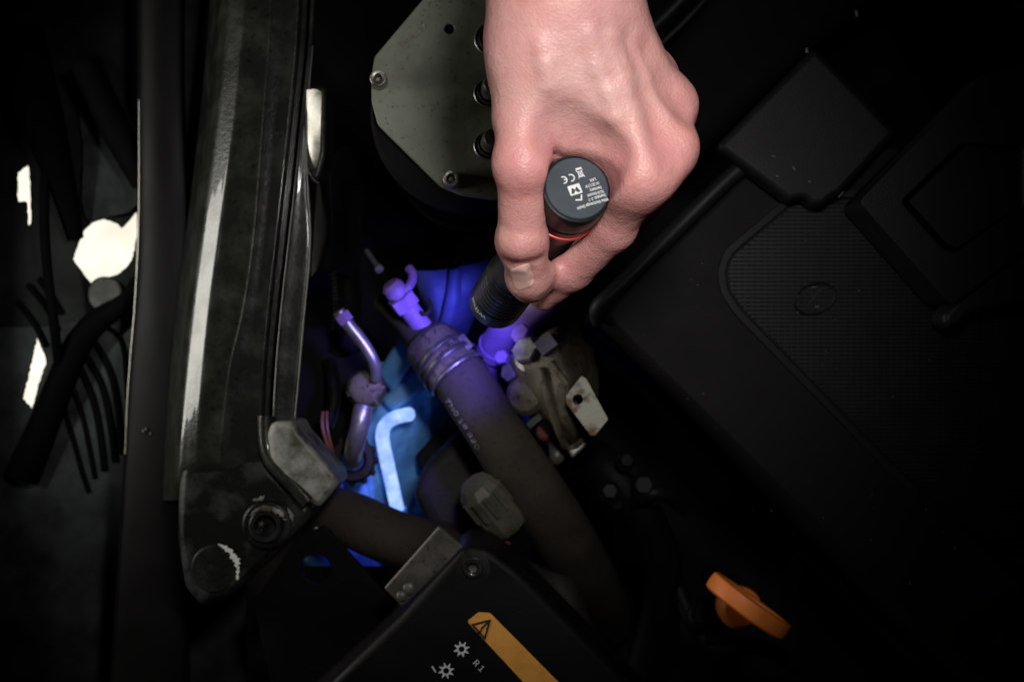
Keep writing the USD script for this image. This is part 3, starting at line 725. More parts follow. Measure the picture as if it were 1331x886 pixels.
part(t, 'sheet', soft_slab([(571, 682), (604, 712), (534, 780), (522, 790), (499, 764)], .110, .004, .0012, r=.0008, tilt=(-.15, .25)), 'galvanised', smooth=50)
for x, y, r in ((532, 764, .0035), (522, 774, .0028)):
    part(t, 'dimple', trimesh.creation.icosphere(3, r).apply_transform(np.diag([1, 1, .55, 1])).apply_translation(P(x, y, .1082)), 'galvanised')

ZB = .118
t = thing('labelled_box', 'black plastic box lid with an orange warning sticker and pale symbols', 'box', P(640, 830, ZB))
part(t, 'lid', soft_slab([(606, 706), (636, 712), (676, 742), (880, 950), (820, 1010), (300, 1010), (520, 800)], ZB, .06, .004, r=.007), 'black_plastic_smooth', smooth=50)
socket_screw(t, 'lid_screw', P(615, 737, ZB - .001), (0, 0, 1), .0050, .0035, 'gloss_paint', washer=.0085)
zs = ZB + .0003
stk = poly_px([(607, 807), (622, 795), (637, 796), (760, 920), (735, 945)], zs, .0012)
lb = part(t, 'warning_sticker', slab_w(stk, zs - .0002, zs), 'orange_sticker', smooth=False, label='orange warning sticker')
ex = unit(P(637, 796, zs) - P(608, 808, zs))                         # short side, towards the upper right
ey = unit(P(607, 807, zs) - P(735, 945, zs))                         # long side, towards the sticker's head
c = P(626, 818, zs)
tri = [P(612.5, 811, zs), P(638, 804.5, zs), P(630.5, 831, zs)]
T1 = Polygon([q[:2] for q in tri]).buffer(.0002, quad_segs=4)
T2 = T1.buffer(-.0011, join_style='mitre')
part(lb, 'warning_triangle', slab_w(T1.difference(T2), zs + .0001, zs + .0002), 'print_black', smooth=False)
m1 = LineString([P(633, 809.5, zs)[:2], P(626.2, 816, zs)[:2]]).buffer(.00055)
m2 = LineString([P(628.2, 813.5, zs)[:2], P(624.4, 820.2, zs)[:2]]).buffer(.00042)
m3 = Point(*P(622.6, 821.8, zs)[:2]).buffer(.0006)
part(lb, 'warning_mark', slab_w(union_all([m1, m2, m3]), zs + .0001, zs + .0002), 'print_black', smooth=False)


def sun_symbol(cx, cy, r):
    o = P(cx, cy, zs)[:2]
    g = Point(*o).buffer(r * .62).difference(Point(*o).buffer(r * .40))
    for k in range(8):
        a = k * math.pi / 4 + .25
        d = np.array([math.cos(a), math.sin(a)])
        n = np.array([-d[1], d[0]])
        g = g.union(Polygon([o + d * r * .52 - n * r * .2, o + d * r * .52 + n * r * .2, o + d * r * 1.08 + n * r * .05, o + d * r * 1.08 - n * r * .05]))
    return slab_w(g, zs, zs + .0002)


part(t, 'sun_symbol', sun_symbol(600, 843, .0037), 'print_white', smooth=False)
part(t, 'sun_symbol', sun_symbol(580, 871, .0037), 'print_white', smooth=False)
rd = unit(P(735, 945, zs) - P(607, 807, zs))
tx = meshkit.text_mesh('R 1', .0030, .0002)
part(t, 'printed_code', placed(tx, P(614, 861, zs), rd, np.cross([0, 0, 1.], rd)), 'print_white', smooth=False)
part(t, 'printed_tick', slab_w(LineString([P(562, 866, zs)[:2], P(566, 872, zs)[:2]]).buffer(.0004), zs, zs + .0002), 'print_white', smooth=False)

t = thing('ribbed_connector', 'olive grey ribbed cable connector tucked under the rubber hose', 'connector', P(640, 650, .05))
ca, cb = P(616, 628, .060), P(660, 682, .045)
part(t, 'shell', tube(np.linspace(ca, cb, 8), [.0085, .0125, .0132, .0132, .0130, .0128, .0126, .0115], 10), 'connector_plastic', smooth=25)
cd = unit(cb - ca)
cs = unit(np.cross(cd, [0, 0, 1.]))
cu = np.cross(cs, cd)
for k in range(5):
    a = math.radians(-60 + k * 30)
    off = (cs * math.sin(a) + cu * math.cos(a)) * .0130
    part(t, 'rib', ribbon(ca + (cb - ca) * .12 + off, ca + (cb - ca) * .55 + off, .0022, .0016, up=off), 'connector_plastic')
part(t, 'tail', ribbon(cb, cb + cd * .018 + [0, 0, -.004], .012, .008), 'black_plastic_smooth')
part(t, 'latch', ribbon(P(640, 690, .05), P(660, 708, .046), .004, .003), 'dull_red')
single('black_block', soft_slab([(552, 604), (606, 548), (640, 600), (650, 640), (600, 700), (560, 690), (536, 640)], .012, .07, .008, r=.008, tilt=(-.2, 0)), 'dark_rubber', 'dull black block between glowing pipe and rubber hose', 'duct', smooth=50)  # plain near-black block filling the gap

# ================================================================== big black airbox on the right
ZA = .10
t = thing('airbox', 'large matt black plastic airbox with rounded rim and grooved inset panel', 'airbox', P(1060, 430, ZA))
part(t, 'body', soft_slab([(770, 410), (792, 388), (985, 200), (1060, 180), (1420, 180), (1420, 1000), (1330, 960)], ZA - .006, .16, .006, r=.010), 'black_plastic', smooth=50)
part(t, 'side_wall', loft([[(748, 440, -.05), (775, 418, .06), (800, 440, .088)], [(860, 540, -.06), (900, 545, .05), (930, 560, .088)], [(980, 660, -.08), (1040, 680, .04), (1080, 700, .088)], [(1180, 860, -.1), (1240, 880, .03), (1280, 900, .088)]], 8, 8), 'black_plastic')
rim = spline([P(776, 420, ZA - .008), P(778, 400, ZA - .002), P(800, 378, ZA), P(860, 318, ZA), P(920, 258, ZA), P(972, 212, ZA), P(1000, 203, ZA), P(1040, 212, ZA - .002)], 80)
part(t, 'rim', tube(rim, np.interp(np.linspace(0, 1, 80), [0, .08, .92, 1], [.003, .0044, .0044, .003]), 18), 'tab_plastic')
inset = [(944, 352), (952, 330), (1040, 256), (1420, 256), (1420, 860), (1330, 760), (1160, 602), (966, 404), (948, 378)]
ring = poly_px(inset, ZA, .010).buffer(.004).difference(poly_px(inset, ZA, .010))
part(t, 'inset_frame', slab_w(ring, ZA - .008, ZA - .0035), 'black_plastic_smooth', smooth=False)
ip = poly_px(inset, ZA, .010)
part(t, 'inset_panel', slab_w(ip, ZA - .010, ZA - .0055), 'black_plastic', smooth=False)
x0, y0, x1, y1 = ip.bounds
nb, yy = 0, y1
bars = []
while yy > y0 and nb < 130:
    yy -= .0021
    seg = LineString([(x0 - .01, yy), (x1 + .01, yy)]).intersection(ip.buffer(-.0015))
    for g in getattr(seg, 'geoms', [seg]):
        if not g.is_empty and g.length > .004:
            (ax0, ay0), (ax1, ay1) = g.coords[0], g.coords[-1]
            bars.append(ribbon([ax0, ay0, ZA - .0055], [ax1, ay1, ZA - .0055], .0011, .0011))
            nb += 1
xx = x0
while xx < x1:
    xx += .0034
    seg = LineString([(xx, y0 - .01), (xx, y1 + .01)]).intersection(ip.buffer(-.0015))
    for g in getattr(seg, 'geoms', [seg]):
        if not g.is_empty and g.length > .004:
            (ax0, ay0), (ax1, ay1) = g.coords[0], g.coords[-1]
            bars.append(ribbon([ax0, ay0, ZA - .0056], [ax1, ay1, ZA - .0056], .0005, .0008))
part(t, 'panel_grooves', cat(*bars), 'grooved_plastic', smooth=False, kind='stuff')
# a faint moulded badge ring on the panel
bc = P(1059, 388, ZA - .0045)
rg = np.array([bc + [.0105 * math.cos(k), .0078 * math.sin(k) + .002 * math.cos(k), 0] for k in np.linspace(0, 2 * math.pi, 49)])
part(t, 'badge_ring', tube(rg, .0007, 8, caps=False), 'grooved_plastic')
part(t, 'badge_bar', ribbon(bc + [-.004, -.004, 0], bc + [.003, .005, 0], .0016, .0012), 'grooved_plastic')
# worn spots on the ring
for k, (x, y, a, L) in enumerate([(1058, 373, .2, 6), (1036, 386, 1.2, 3), (1081, 371, 1.5, 4), (1056, 388, 1.2, 4), (1062, 398.5, .1, 6), (1037, 406, .1, 3)]):
    c = P(x, y, ZA - .0046)
    d = np.array([math.cos(a), math.sin(a), 0]) * L * .00018
    part(t, 'worn_mark', ribbon(c - d, c + d, .0005, .0005), 'scuff')

t = thing('airbox_latch', 'square dark cover panel with a rounded tab, overlapping the top of the airbox', 'panel', P(1050, 170, .12))
part(t, 'panel', soft_slab([(930, 190), (1060, 60), (1168, 172), (1092, 254), (1082, 258), (1072, 268), (1056, 268), (1046, 258), (1026, 262)], .114, .014, .0035, r=.003), 'cover_plastic', smooth=50)
for x, y, a, L in ((1005, 203, -.2, 5), (1032, 219, -1.0, 6), (1010, 229, -.5, 3), (1052, 236, -.5, 3), (1093, 253, .8, 9)):
    c = P(x, y, .1147)
    d = np.array([math.cos(a), math.sin(a), 0]) * L * .0002
    part(t, 'scratch', ribbon(c - d, c + d, .0004, .0004), 'scuff')

t = thing('intake_duct', 'raised black duct crossing the airbox corner, with a square recess', 'duct', P(1230, 250, .13))
duct = [(1116, 262), (1280, 96), (1420, 60), (1420, 260), (1240, 394), (1236, 398)]
rec = [(1170, 262), (1250, 186), (1330, 190), (1330, 270), (1240, 330), (1224, 322)]
g = poly_px(duct, .135, .004).difference(poly_px(rec, .135, .003))
part(t, 'shell', slab_w(g, .10, .135), 'cover_plastic', smooth=False)
part(t, 'recess_floor', slab_w(poly_px(rec, .128, .003).buffer(-.0022), .112, .1315), 'cover_plastic', smooth=False)
part(t, 'lower_tab', soft_slab([(1226, 408), (1300, 330), (1420, 300), (1420, 380), (1262, 408), (1248, 424), (1234, 428), (1226, 420)], .124, .018, .003, r=.003), 'tab_plastic', smooth=50)

# dust and grit lying on the black covers
bits = []
for k in range(150):
    x, y = rng.uniform(800, 1331), rng.uniform(190, 760)
    if (x - 800) * .95 + 390 < y + (0 if x < 960 else -80) - 60 or y < 590 - x * .38:
        continue
    r = .00016 + .00034 * rng.random() ** 3
    q = P(x, y, ZA - .0052)
    bits.append(trimesh.creation.box([r * rng.uniform(1, 3), r, r * .6]).apply_transform(trimesh.transformations.rotation_matrix(rng.uniform(0, 3), [0, 0, 1])).apply_translation(q))
single('dust_specks', cat(*bits), 'scuff', 'pale dust specks scattered over the black airbox', 'dust', kind='stuff', smooth=False)

# ================================================================== orange dipstick handle
t = thing('dipstick_handle', 'orange plastic dipstick handle, its loop seen edge-on over a round cap', 'dipstick', P(970, 785, .07))
a, b = P(939, 766, .098), P(1031, 831, .090)
d = unit(b - a)
L = np.linalg.norm(b - a)
vv = unit(np.cross(d, [0, 0, 1.]))
nn = np.cross(vv, d)
loop = [(a + b) / 2 + d * (L / 2 - .001) * math.cos(k) * .98 + nn * (.018 * math.sin(k) - .016) for k in np.linspace(0, 2 * math.pi, 73)]
W = .0098 / 2
sect = [(-W, -.0012), (-W * .8, -.0024), (0, -.0026), (W * .8, -.0024), (W, -.0012), (W, .0012), (W * .8, .0026), (0, .003), (-W * .8, .0026), (-W, .0012)]
loop = np.array(loop[:-1])
ctr = (a + b) / 2 - nn * .016
V_, F_ = [], []
for k, p in enumerate(loop):
    o = unit(p - ctr)
    V_ += [p + vv * s0 + o * s1 for s0, s1 in sect]
ns, nl = len(sect), len(loop)
for k in range(nl):
    for j in range(ns):
        q0, q1 = k * ns + j, k * ns + (j + 1) % ns
        r0, r1 = ((k + 1) % nl) * ns + j, ((k + 1) % nl) * ns + (j + 1) % ns
        F_ += [[q0, q1, r1], [q0, r1, r0]]
m = trimesh.Trimesh(V_, F_, process=False)
m.fix_normals()
part(t, 'loop', m, 'orange_plastic', smooth=40)
cp = P(962, 790, .052)
part(t, 'cap', lathe(cp, (.05, .05, 1), [(.0112, -.012), (.0120, 0), (.0114, .003), (.009, .0048), (0, .0050)], 40), 'orange_plastic')
part(t, 'tube', lathe(cp - [0, 0, .1], (.05, .05, 1), [(.0075, 0), (.0075, .09), (0, .09)], 20), 'dark_void')

# ================================================================== small dark fittings glimpsed in the shade
for k, (x, y, z, r, lab) in enumerate([(838, 632, .02, .006, 'dark hex bolt beside the olive glint, below the airbox side'), (792, 640, .015, .005, 'dark hex bolt nearest the rubber hose, below the lug plate'),
                                       (812, 600, .02, .0042, 'small dark hex bolt just below the lug plate tip'), (908, 800, .01, .006, 'dark hex bolt left of the orange dipstick handle')]):
    tb = thing('bolt', lab, 'bolt', P(x, y, z), 'dark bolts in the shade below the airbox')
    hex_bolt(tb, 'head', P(x, y, z), (.2 * (k - 1), .3, 1), r, .006, 'black_plastic_smooth', r * 1.3, k)
    part(tb, 'shank', lathe(P(x, y, z - .06), (0, 0, 1), [(r * .6, 0), (r * .6, .06), (0, .06)], 14), 'dark_void')
single('bonnet_cable', wire([(820, 660, .0), (836, 645, .02), (856, 640, .022), (890, 660, .0)], .0045, 24, 12), 'black_plastic_smooth', 'curved black cable loop in the dark below the airbox', 'cable')
single('loom', wire([(760, 590, -.02), (800, 620, .0), (850, 700, -.01), (860, 790, -.03), (830, 900, -.06)], .012, 50, 18), 'black_plastic', 'thick dark cable loom running down below the airbox', 'cable loom')
single('vent_tube', wire([(700, 740, -.02), (730, 770, .0), (760, 850, -.01), (800, 930, -.03)], .010, 40, 18), 'dark_rubber', 'dull tube in the shade right of the labelled box', 'tube')
single('lower_cable', wire([(880, 760, -.02), (930, 842, .0), (975, 838, .004), (1040, 870, -.02)], .005, 40, 12), 'black_plastic_smooth', 'black cable passing under the orange dipstick handle', 'cable')
single('bonnet_stay', wire([(820, 62, .05), (876, 10, .055), (930, -50, .06)], .0042, 24, 14), 'black_plastic_smooth', 'slim dark stay rod emerging above the wrist, nearer to it', 'rod', 'two slim rods beside the wrist')
single('bonnet_stay', wire([(836, 78, .045), (892, 26, .05), (950, -40, .055)], .0024, 24, 14), 'black_plastic_smooth', 'thinner dark rod just outside the slim stay rod', 'rod', 'two slim rods beside the wrist')
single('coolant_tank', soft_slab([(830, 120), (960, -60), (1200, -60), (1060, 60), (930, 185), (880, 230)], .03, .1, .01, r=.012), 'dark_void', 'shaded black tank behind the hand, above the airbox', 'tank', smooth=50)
tp = thing('hinge_pins', 'tiny pale worn clip in the dark above the airbox panel', 'clip', P(1049, 72, .05))
for x, y, L in ((1048, 66, 3), (1050, 80, 2.4), (1113, 18, 4)):
    part(tp, 'pin', ribbon(P(x, y - L, .05), P(x + 1, y + L, .05), .0012, .0012), 'steel')

# ================================================================== torch
t = thing('torch', 'slim black pocket torch with grooved head, red ring and printed grey tail', 'torch', T_TAIL)
A = -T_DIR                                                        # from head to tail
TL = np.linalg.norm(T_HEAD - T_TAIL)
part(t, 'tail_cap', lathe(T_TAIL, T_DIR, [(.0116, .0003), (.0127, .0008), (.0132, .0022), (.0133, .006), (.0133, .0125), (.0127, .0130), (.0127, .0142), (.0131, .0146), (.0131, .0185), (.0126, .0192)], 64), 'torch_black')
part(t, 'tail_face', lathe(T_TAIL - T_DIR * .0002, A, [(.0120, -.0009), (.0119, -.0002), (.0115, .0002), (0, .0002)], 64), 'torch_cap_face')
part(t, 'red_ring', lathe(T_TAIL, T_DIR, [(.0120, .0186), (.0135, .0189), (.0137, .0200), (.0135, .0213), (.0120, .0216)], 64), 'red_ring')
part(t, 'barrel', lathe(T_TAIL, T_DIR, [(.0120, .0208), (.0118, .030), (.0112, .034), (.0112, TL - .052), (.0118, TL - .050)], 48), 'torch_black')
prof = [(.0118, TL - .050)]
h = TL - .047
for k in range(6):
    prof += [(.0127, h), (.0127, h + .0036), (.0119, h + .0040), (.0119, h + .0048)]
    h += .0052
prof += [(.0128, h), (.0130, h + .002), (.0130, TL - .0015), (.0124, TL), (.0108, TL), (.0104, TL - .004), (.0100, TL - .006)]
hd = part(t, 'head', lathe(T_TAIL, T_DIR, prof, 64), 'torch_black')
h = TL - .047
for k in range(6):
    part(hd, 'fin_edge', lathe(T_TAIL, T_DIR, [(.01272, h + .0030), (.01285, h + .0033), (.01285, h + .0036), (.01265, h + .0039)], 64), 'torch_edge')
    h += .0052
part(hd, 'bezel_edge', lathe(T_TAIL, T_DIR, [(.0130, TL - .0022), (.0131, TL - .0018), (.0130, TL - .0014)], 64), 'torch_edge')
part(t, 'lens', lathe(T_TAIL, T_DIR, [(.0102, TL - .003), (0, TL - .003)], 40), 'lens_glow', smooth=False)

# printing on the tail: text runs upside-down as held
n_ = A
u_ = np.array([-.935, -.355, 0.])
u_ = unit(u_ - n_ * (u_ @ n_))
v_ = np.cross(n_, u_)
FACE = T_TAIL + n_ * .00042


def cap_pt(px, py):
    """Point of the tail face seen at a pixel."""
    o, d = np.array([0, 0, CAM_Z]), P(px, py, 0.0) - np.array([0, 0, CAM_Z])
    return o + d * (((FACE - o) @ n_) / (d @ n_))


def cap_uv(px, py):
    q = cap_pt(px, py) - FACE
    return np.array([q @ u_, q @ v_])


def on_cap(m, px=None, py=None, uv=None):
    o = FACE if px is None else cap_pt(px, py)
    if uv is not None:
        o = FACE + u_ * uv[0] + v_ * uv[1]
    return placed(m, o, u_, v_)


lines = [('Wiha Werkzeuge GmbH', 790, 257, .0125), ('Obertalstr. 3-7', 787, 251.5, .0070), ('78136 Schonach', 784.5, 246.5, .0066), ('Germany', 781.5, 241.5, .0048), ('UV LED 5,5 W', 778, 236, .0054), ('LAX', 774, 231, .0024)]
for s, x, y, L in lines:
    m = meshkit.text_mesh(s, .00105, .00006, bold=True)
    w = m.bounds[1, 0] - m.bounds[0, 0]
    m.apply_scale([L / w, 1, 1])
    part(t, 'print_line', on_cap(m, x, y), 'print_white', smooth=False)


def arc(c, r, a0, a1, w):
    a = np.radians(np.linspace(a0, a1, 24))
    return LineString(np.c_[c[0] + r * np.cos(a), c[1] + r * np.sin(a)]).buffer(w, cap_style='flat')


ce = cap_uv(738, 232.5)
g = union_all([arc(ce + [-.0013, 0], .00125, 70, 290, .00022), arc(ce + [.0017, 0], .00125, 70, 290, .00022), sbox(ce[0] + .0005, ce[1] - .0002, ce[0] + .0016, ce[1] + .0002)])
part(t, 'ce_mark', placed(slab_w(g, 0, .00006), FACE, u_, v_), 'print_white', smooth=False)
b_ = cap_uv(754.5, 226)
g = union_all([LineString([b_ + [-.0012, -.0014], b_ + [.0012, .0014]]).buffer(.00014), LineString([b_ + [.0012, -.0014], b_ + [-.0012, .0014]]).buffer(.00014),
               Polygon([b_ + q for q in np.array([[-.0009, .0009], [.0009, .0009], [.0007, -.0010], [-.0007, -.0010]])]).exterior.buffer(.00013), sbox(b_[0] - .0011, b_[1] + .0009, b_[0] + .0011, b_[1] + .0012),
               sbox(b_[0] - .0012, b_[1] - .0024, b_[0] + .0012, b_[1] - .0017)])
part(t, 'bin_mark', placed(slab_w(g, 0, .00006), FACE, u_, v_), 'print_white', smooth=False)
l_ = cap_uv(747.3, 246.5)
g = sbox(l_[0] - .0021, l_[1] - .0016, l_[0] + .0021, l_[1] + .0016).buffer(.0003)
g = g.difference(Polygon([l_ + q for q in np.array([[-.0015, .0011], [-.0009, -.0006], [0, .0004], [.0009, -.0006], [.0015, .0011], [.0009, .0011], [.0, -.0], [-.0009, .0011]])]).buffer(.00025))
part(t, 'logo_mark', placed(slab_w(g, 0, .00006), FACE, u_, v_), 'print_white', smooth=False)
v0 = cap_uv(753, 258)
g = LineString([v0 + [-.0012, -.0009], v0 + [-.0006, .0007], v0 + [.0014, .0002]]).buffer(.00028)
part(t, 'tick_mark', placed(slab_w(g, 0, .00006), FACE, u_, v_), 'print_white', smooth=False)
# name round the head, read from the lens side
m = meshkit.text_mesh('wiha', .0040, .00012, bold=True)
vx = m.vertices.copy()
m.vertices = vx
e1 = unit(np.cross(T_DIR, [0, 0, 1.]))
toward = unit(np.array([-.62, -.28, .9]))
toward = unit(toward - T_DIR * (toward @ T_DIR))
sd = np.cross(toward, T_DIR)
w = vx[:, 0].max()
al = -(vx[:, 0] - w / 2) / .0130
rad = .01303 + vx[:, 2]
hh = TL - .0125 + vx[:, 1]
vv2 = T_TAIL + T_DIR * hh[:, None] + (np.cos(al)[:, None] * toward + np.sin(al)[:, None] * sd) * rad[:, None]
part(hd, 'name', trimesh.Trimesh(vv2, m.faces[:, ::-1], process=False), 'print_white', smooth=False)

# ================================================================== hand
def Q(px, py, z):
    return P(px, py, z) * 1000.0


def seg(p, a, b, ra, rb):
    ab = b - a
    h = np.clip(((p - a) @ ab) / (ab @ ab), 0, 1)
    return np.linalg.norm(p - a - h[..., None] * ab, axis=-1) - (ra + (rb - ra) * h)


def smin(a, b, k):
    h = np.maximum(k - np.abs(a - b), 0) / k
    return np.minimum(a, b) - h * h * k * .25


def smax(a, b, k):
    return -smin(-a, -b, k)


J = dict(
    wr=Q(738, -30, .312), fore=Q(732, -190, .318),
    i0=Q(742, 10, .310), im=Q(830, 222, .302), ip=Q(797, 296, .280), idp=Q(744, 351, .260), it=Q(706, 381, .248),
    m0=Q(757, 10, .310), mm=Q(867, 193, .297), mp=Q(838, 258, .262), md=Q(780, 325, .236), mt=Q(728, 366, .220),
    r0=Q(772, 10, .306), rm=Q(869, 137, .287), rp=Q(854, 204, .240), rd=Q(802, 285, .208), rt=Q(745, 322, .196),
    p0=Q(780, 16, .298), pm=Q(846, 100, .274), pp=Q(844, 172, .226), pd=Q(806, 246, .196), pt=Q(764, 280, .186),
    t0=Q(699, 10, .306), tm=Q(679, 212, .306), tp=Q(679, 316, .2885), tt=Q(687, 360, .2740), te=Q(689, 371, .2700),
)


DETAIL = []


def hand_sdf(p):
    s = lambda a, b, ra, rb: seg(p, J[a], J[b], ra, rb)
    d = s('fore', 'wr', 24, 19)
    d = smin(d, seg(p, J['wr'] + [-7, 0, 0], J['wr'] + [-9, -20, -3], 15, 13), 14)
    # back of the hand
    palm = s('i0', 'im', 13.5, 10.4)
    for a, b, ra, rb in (('m0', 'mm', 13.5, 9.6), ('r0', 'rm', 13, 8.8), ('p0', 'pm', 11.5, 8.4)):
        palm = smin(palm, s(a, b, ra, rb), 12)
    # flesh of the palm below
    palm = smin(palm, seg(p, Q(735, 60, .290), Q(830, 160, .268), 16, 12), 14)
    thumb0 = s('t0', 'tm', 13.4, 9.2)
    thumb0 = smin(thumb0, seg(p, Q(694, 60, .298), Q(681, 150, .300), 14.2, 11), 8)
    web = seg(p, Q(700, 80, .302), Q(748, 160, .300), 14, 9.5)
    web = smin(web, seg(p, Q(742, 120, .302), Q(800, 192, .296), 13, 9), 8)
    web = smin(web, seg(p, Q(706, 190, .290), Q(770, 196, .286), 6, 7), 8)
    base = smin(smin(palm, thumb0, 16), web, 10)
    d = smin(d, base, 20)
    # knuckle heads
    for c, r in ((J['im'] + [0, 0, 1.2], 10.0), (J['mm'] + [.5, 0.5, 1.0], 9.4), (J['rm'] + [.5, 0, .5], 8.8), (J['pm'] + [0, 0, 0], 8.2)):
        d = smin(d, np.linalg.norm(p - c, axis=-1) - r, 9)
    # thumb
    th = smin(s('tm', 'tp', 9.3, 8.8), smin(s('tp', 'tt', 8.8, 8.5), s('tt', 'te', 8.5, 7.0), 3), 4)
    th = smin(th, np.linalg.norm((p - (J['tp'] + [-.4, 1.6, 1.4])) * [1, 1.1, 1.05], axis=-1) - 8.4, 4)
    th = smin(th, np.linalg.norm(p - (J['tm'] + [0, 0, 1.2]), axis=-1) - 9.4, 5)
    d = smin(d, th, 5)
    # fingers
    ix = smin(smin(s('im', 'ip', 10.2, 8.6), s('ip', 'idp', 8.6, 7.8), 3), s('idp', 'it', 7.8, 6.8), 3)
    d = smin(d, ix, 13)
    for a, b, c, e, r in (('mm', 'mp', 'md', 'mt', 9.2), ('rm', 'rp', 'rd', 'rt', 8.6), ('pm', 'pp', 'pd', 'pt', 7.6)):
        g = smin(smin(s(a, b, r, r * .92), s(b, c, r * .92, r * .84), 2), s(c, e, r * .84, r * .72), 2)
        d = smin(d, g, 2.5)
    for kind, pts, r, k in DETAIL:
        for q0, q1 in zip(pts[:-1], pts[1:]):
            e = seg(p, q0, q1, r, r)
            d = smin(d, e, k) if kind > 0 else smax(d, -e, k)
    # the torch presses into the skin
    a, b = T_TAIL * 1000, T_HEAD * 1000
    ax = unit(b - a)
    w = p - a
    hh = w @ ax
    cyl = np.linalg.norm(w - hh[..., None] * ax, axis=-1) - 12.9
    d = smax(d, -np.maximum(cyl, -(hh + 30)), 1.6)
    return d


def surface_nets(fn, lo, hi, step):
    axs = [np.arange(l, h + step, step) for l, h in zip(lo, hi)]
    X = np.stack(np.meshgrid(*axs, indexing='ij'), -1)
    # coarse pass first, exact values only near the surface
    from scipy.interpolate import RegularGridInterpolator
    cax = [np.linspace(a[0], a[-1], max(2, len(a) // 4)) for a in axs]
    C = fn(np.stack(np.meshgrid(*cax, indexing='ij'), -1))
    D = RegularGridInterpolator(cax, C)(X.reshape(-1, 3)).reshape(X.shape[:3])
    close = np.abs(D) < 4.0
    D[close] = fn(X[close])
    S = D < 0
    nx, ny, nz = D.shape
    acc = np.zeros((nx - 1, ny - 1, nz - 1, 3))
    cnt = np.zeros((nx - 1, ny - 1, nz - 1))
    offs = [(i, j, k) for i in (0, 1) for j in (0, 1) for k in (0, 1)]
    sl = lambda o: tuple(slice(q, n - 1 + q) for q, n in zip(o, D.shape))
    for o in offs:
        for ax in range(3):
            if o[ax] == 0:
                e = list(o); e[ax] = 1
                a, b = D[sl(o)], D[sl(tuple(e))]
                cross = (a < 0) != (b < 0)
                tpar = np.where(cross, a / np.where(cross, a - b, 1), 0)
                base = np.array(o, float)
                for q in range(3):
                    acc[..., q] += np.where(cross, base[q] + (tpar if q == ax else 0), 0)
                cnt += cross
    act = cnt > 0
    idx = -np.ones(act.shape, int)
    idx[act] = np.arange(act.sum())
    cells = np.argwhere(act)
    V = np.array(lo) + step * (cells + acc[act] / cnt[act][:, None])
    F = []
    for ax in range(3):
        b1, b2 = [(1, 2), (2, 0), (0, 1)][ax]
        s0 = [slice(1, -1)] * 3; s1 = [slice(1, -1)] * 3
        s0[ax] = slice(0, -1); s1[ax] = slice(1, None)
        a, b = S[tuple(s0)], S[tuple(s1)]
        for flip in (False, True):
            e = np.argwhere((a & ~b) if not flip else (~a & b))
            e = e + [0 if q == ax else 1 for q in range(3)]
            d1 = np.zeros(3, int); d1[b1] = 1
            d2 = np.zeros(3, int); d2[b2] = 1
            q = [idx[tuple((e - s_).T)] for s_ in (d1 + d2, d2, 0 * d1, d1)]
            q = np.stack(q, 1)
            F.append(q if not flip else q[:, ::-1])
    return V, np.vstack(F)


def on_skin(px, py):
    """Point and outward normal of the hand where the ray through a pixel meets it."""
    o = np.array([0, 0, CAM_Z * 1000])
    d = unit(P(px, py, .3) * 1000 - o)
    x = o + d * (CAM_Z * 1000 - 352) / -d[2]
    for _ in range(70):
        x = x + d * hand_sdf(x[None])[0] * .7
    e = np.eye(3) * .6
    return x, unit(hand_sdf(x + e) - hand_sdf(x - e))


new = []
for kind, r, h, k, pts in [
    (-1, 7.5, 2.4, 8, [(728, 160), (744, 172), (768, 184), (796, 192)]),          # hollow above the torch
    (-1, 1.3, .7, 2.4, [(738, 172), (728, 186), (722, 204)]),                      # fold of the web
    (-1, 2.4, .3, 4, [(660, 340), (670, 342), (688, 342), (703, 338)]),          # below the thumb joint
    (+1, 6, .35, 3, [(664, 319), (676, 321), (694, 319)]),
    (-1, 1.0, .4, 2.0, [(664, 348), (670, 344), (684, 345), (692, 353), (693, 364)]),  # nail fold
    (+1, 4.0, .9, 5, [(806, 50), (828, 110), (846, 170)]),                        # tendons
    (+1, 3.4, .8, 4, [(828, 50), (852, 100), (872, 150)]),
    (-1, 6, .6, 8, [(822, 60), (846, 120), (862, 168), (874, 200)]),
    (-1, 5, .5, 7, [(846, 70), (868, 112), (886, 146)]),
    (+1, 2.2, .35, 4, [(702, 60), (708, 84), (712, 110)]),                        # veins
    (+1, 2.2, .35, 4, [(768, 46), (776, 84), (792, 120), (800, 150)]),
]:
    out = []
    for q in pts:
        x, nn_ = on_skin(*q)
        if abs(hand_sdf(x[None])[0]) > .3:
            continue
        out.append(x + nn_ * ((h - r) if kind > 0 else (r - h)))
    new.append((kind, np.array(out), r, k))
DETAIL += new

lo, hi = np.array([-22., -6., 172.]), np.array([86., 262., 348.])
HV, HQ = surface_nets(hand_sdf, lo, hi, .95)
hm = trimesh.Trimesh(HV, np.vstack([HQ[:, [0, 1, 2]], HQ[:, [0, 2, 3]]]), process=False)
comp = hm.split(only_watertight=False)
hm = max(comp, key=lambda q: len(q.faces))
if hm.volume < 0:
    hm.invert()
trimesh.smoothing.filter_taubin(hm, lamb=.4, nu=.42, iterations=3)
hv = np.array(hm.vertices)
# small-scale unevenness of real skin
nrm = np.array(hm.vertex_normals)
hv = hv + nrm * ((meshkit.fbm(hv / 9.0, 3, 5) - .5) * .7)[:, None]
# real skin colour: pinker over joints, paler on the back of the hand
base = np.array([.67, .34, .305])
red = np.array([.68, .235, .235])
pale = np.array([.68, .43, .39])
violet = np.array([.47, .26, .27])


def blob(c, r):
    return np.exp(-np.sum((hv - c) ** 2, 1) / (2 * r * r))


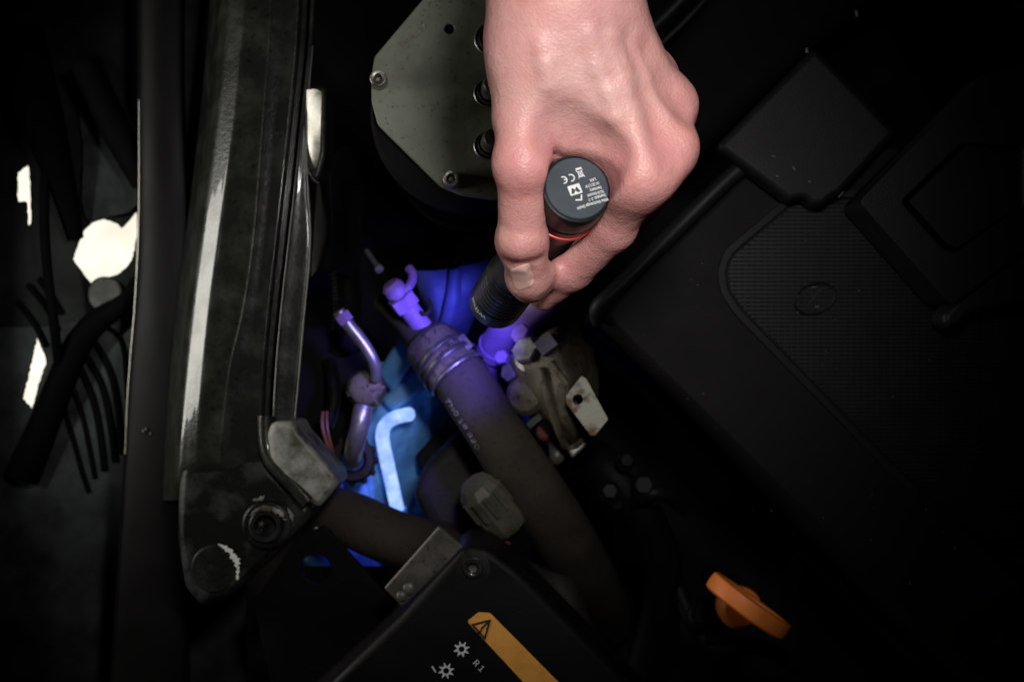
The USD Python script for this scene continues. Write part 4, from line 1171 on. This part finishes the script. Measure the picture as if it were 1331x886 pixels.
w_red = np.clip(sum(blob(J[k], r) * a for k, r, a in (('im', 9, .9), ('mm', 9, .8), ('rm', 9, .7), ('pm', 8, .6), ('tm', 10, 1.0), ('tp', 8, .6), ('ip', 9, .6), ('it', 8, .3), ('idp', 9, .4))), 0, 1)
w_red = np.clip(w_red + .35 * (meshkit.fbm(hv / 16.0, 3, 9) - .5), 0, 1)
w_pale = np.clip(blob(Q(760, 120, .325), 18) * .9, 0, 1)
w_vio = np.clip(blob(Q(790, 35, .330), 9) * .5 + blob(Q(722, 170, .315), 6) * .5, 0, 1)
colr = base + (pale - base) * w_pale[:, None] + (red - base) * w_red[:, None] * .8
colr = colr + (violet - colr) * w_vio[:, None]
t = thing('person', 'bare left hand and wrist gripping the black torch, thumb laid along it', 'person', P(760, 60, .312))
path = t + '/hand'
used[(t, 'hand')] = 0
m = usdkit.mesh(stage, path, trimesh.Trimesh(hv / 1000.0 - LOC[t], hm.faces, process=False), LOOKS['skin'], smooth=True)
UsdGeom.PrimvarsAPI(m).CreatePrimvar('skin', Sdf.ValueTypeNames.Color3fArray, 'vertex').Set(Vt.Vec3fArray.FromNumpy(colr.astype(np.float32)))
LOC[path] = LOC[t]

# thumbnail laid on the surface of the thumb
na, nb_ = Q(674, 345, .29), Q(684, 376, .285)
nd = unit(nb_ - na)
ns_ = unit(np.cross(nd, [0, 0, 1.]))
gu, gv = np.meshgrid(np.linspace(-1, 1, 29), np.linspace(0, 1, 29))
half = 4.7 * (1 - .10 * (1 - gv)) * np.minimum(1, np.sqrt(np.clip(1 - np.clip((gv - .62) / .40, 0, 1) ** 2, 0, 1)) * 1.0) * np.sqrt(np.clip(1 - np.clip((.12 - gv) / .14, 0, 1) ** 2, 0, 1))
pts = na + (nb_ - na) * gv[..., None] + ns_ * (gu * half)[..., None]
pts = pts.reshape(-1, 3)
pts[:, 2] = 292.0
for _ in range(40):
    pts[:, 2] -= hand_sdf(pts) * .8
edge = np.maximum(np.abs(gu), np.abs(gv * 2 - 1)).ravel()
pts[:, 2] += .34 - .75 * np.clip((edge - .86) / .14, 0, 1)
i = (np.arange(28)[:, None] * 29 + np.arange(28)[None, :]).ravel()
f = np.vstack([np.c_[i, i + 29, i + 1], np.c_[i + 1, i + 29, i + 30]])
nm = trimesh.Trimesh(pts / 1000.0, f, process=False)
if nm.face_normals[:, 2].mean() < 0:
    nm.invert()
part(t, 'thumbnail', nm, 'nail', smooth=True)
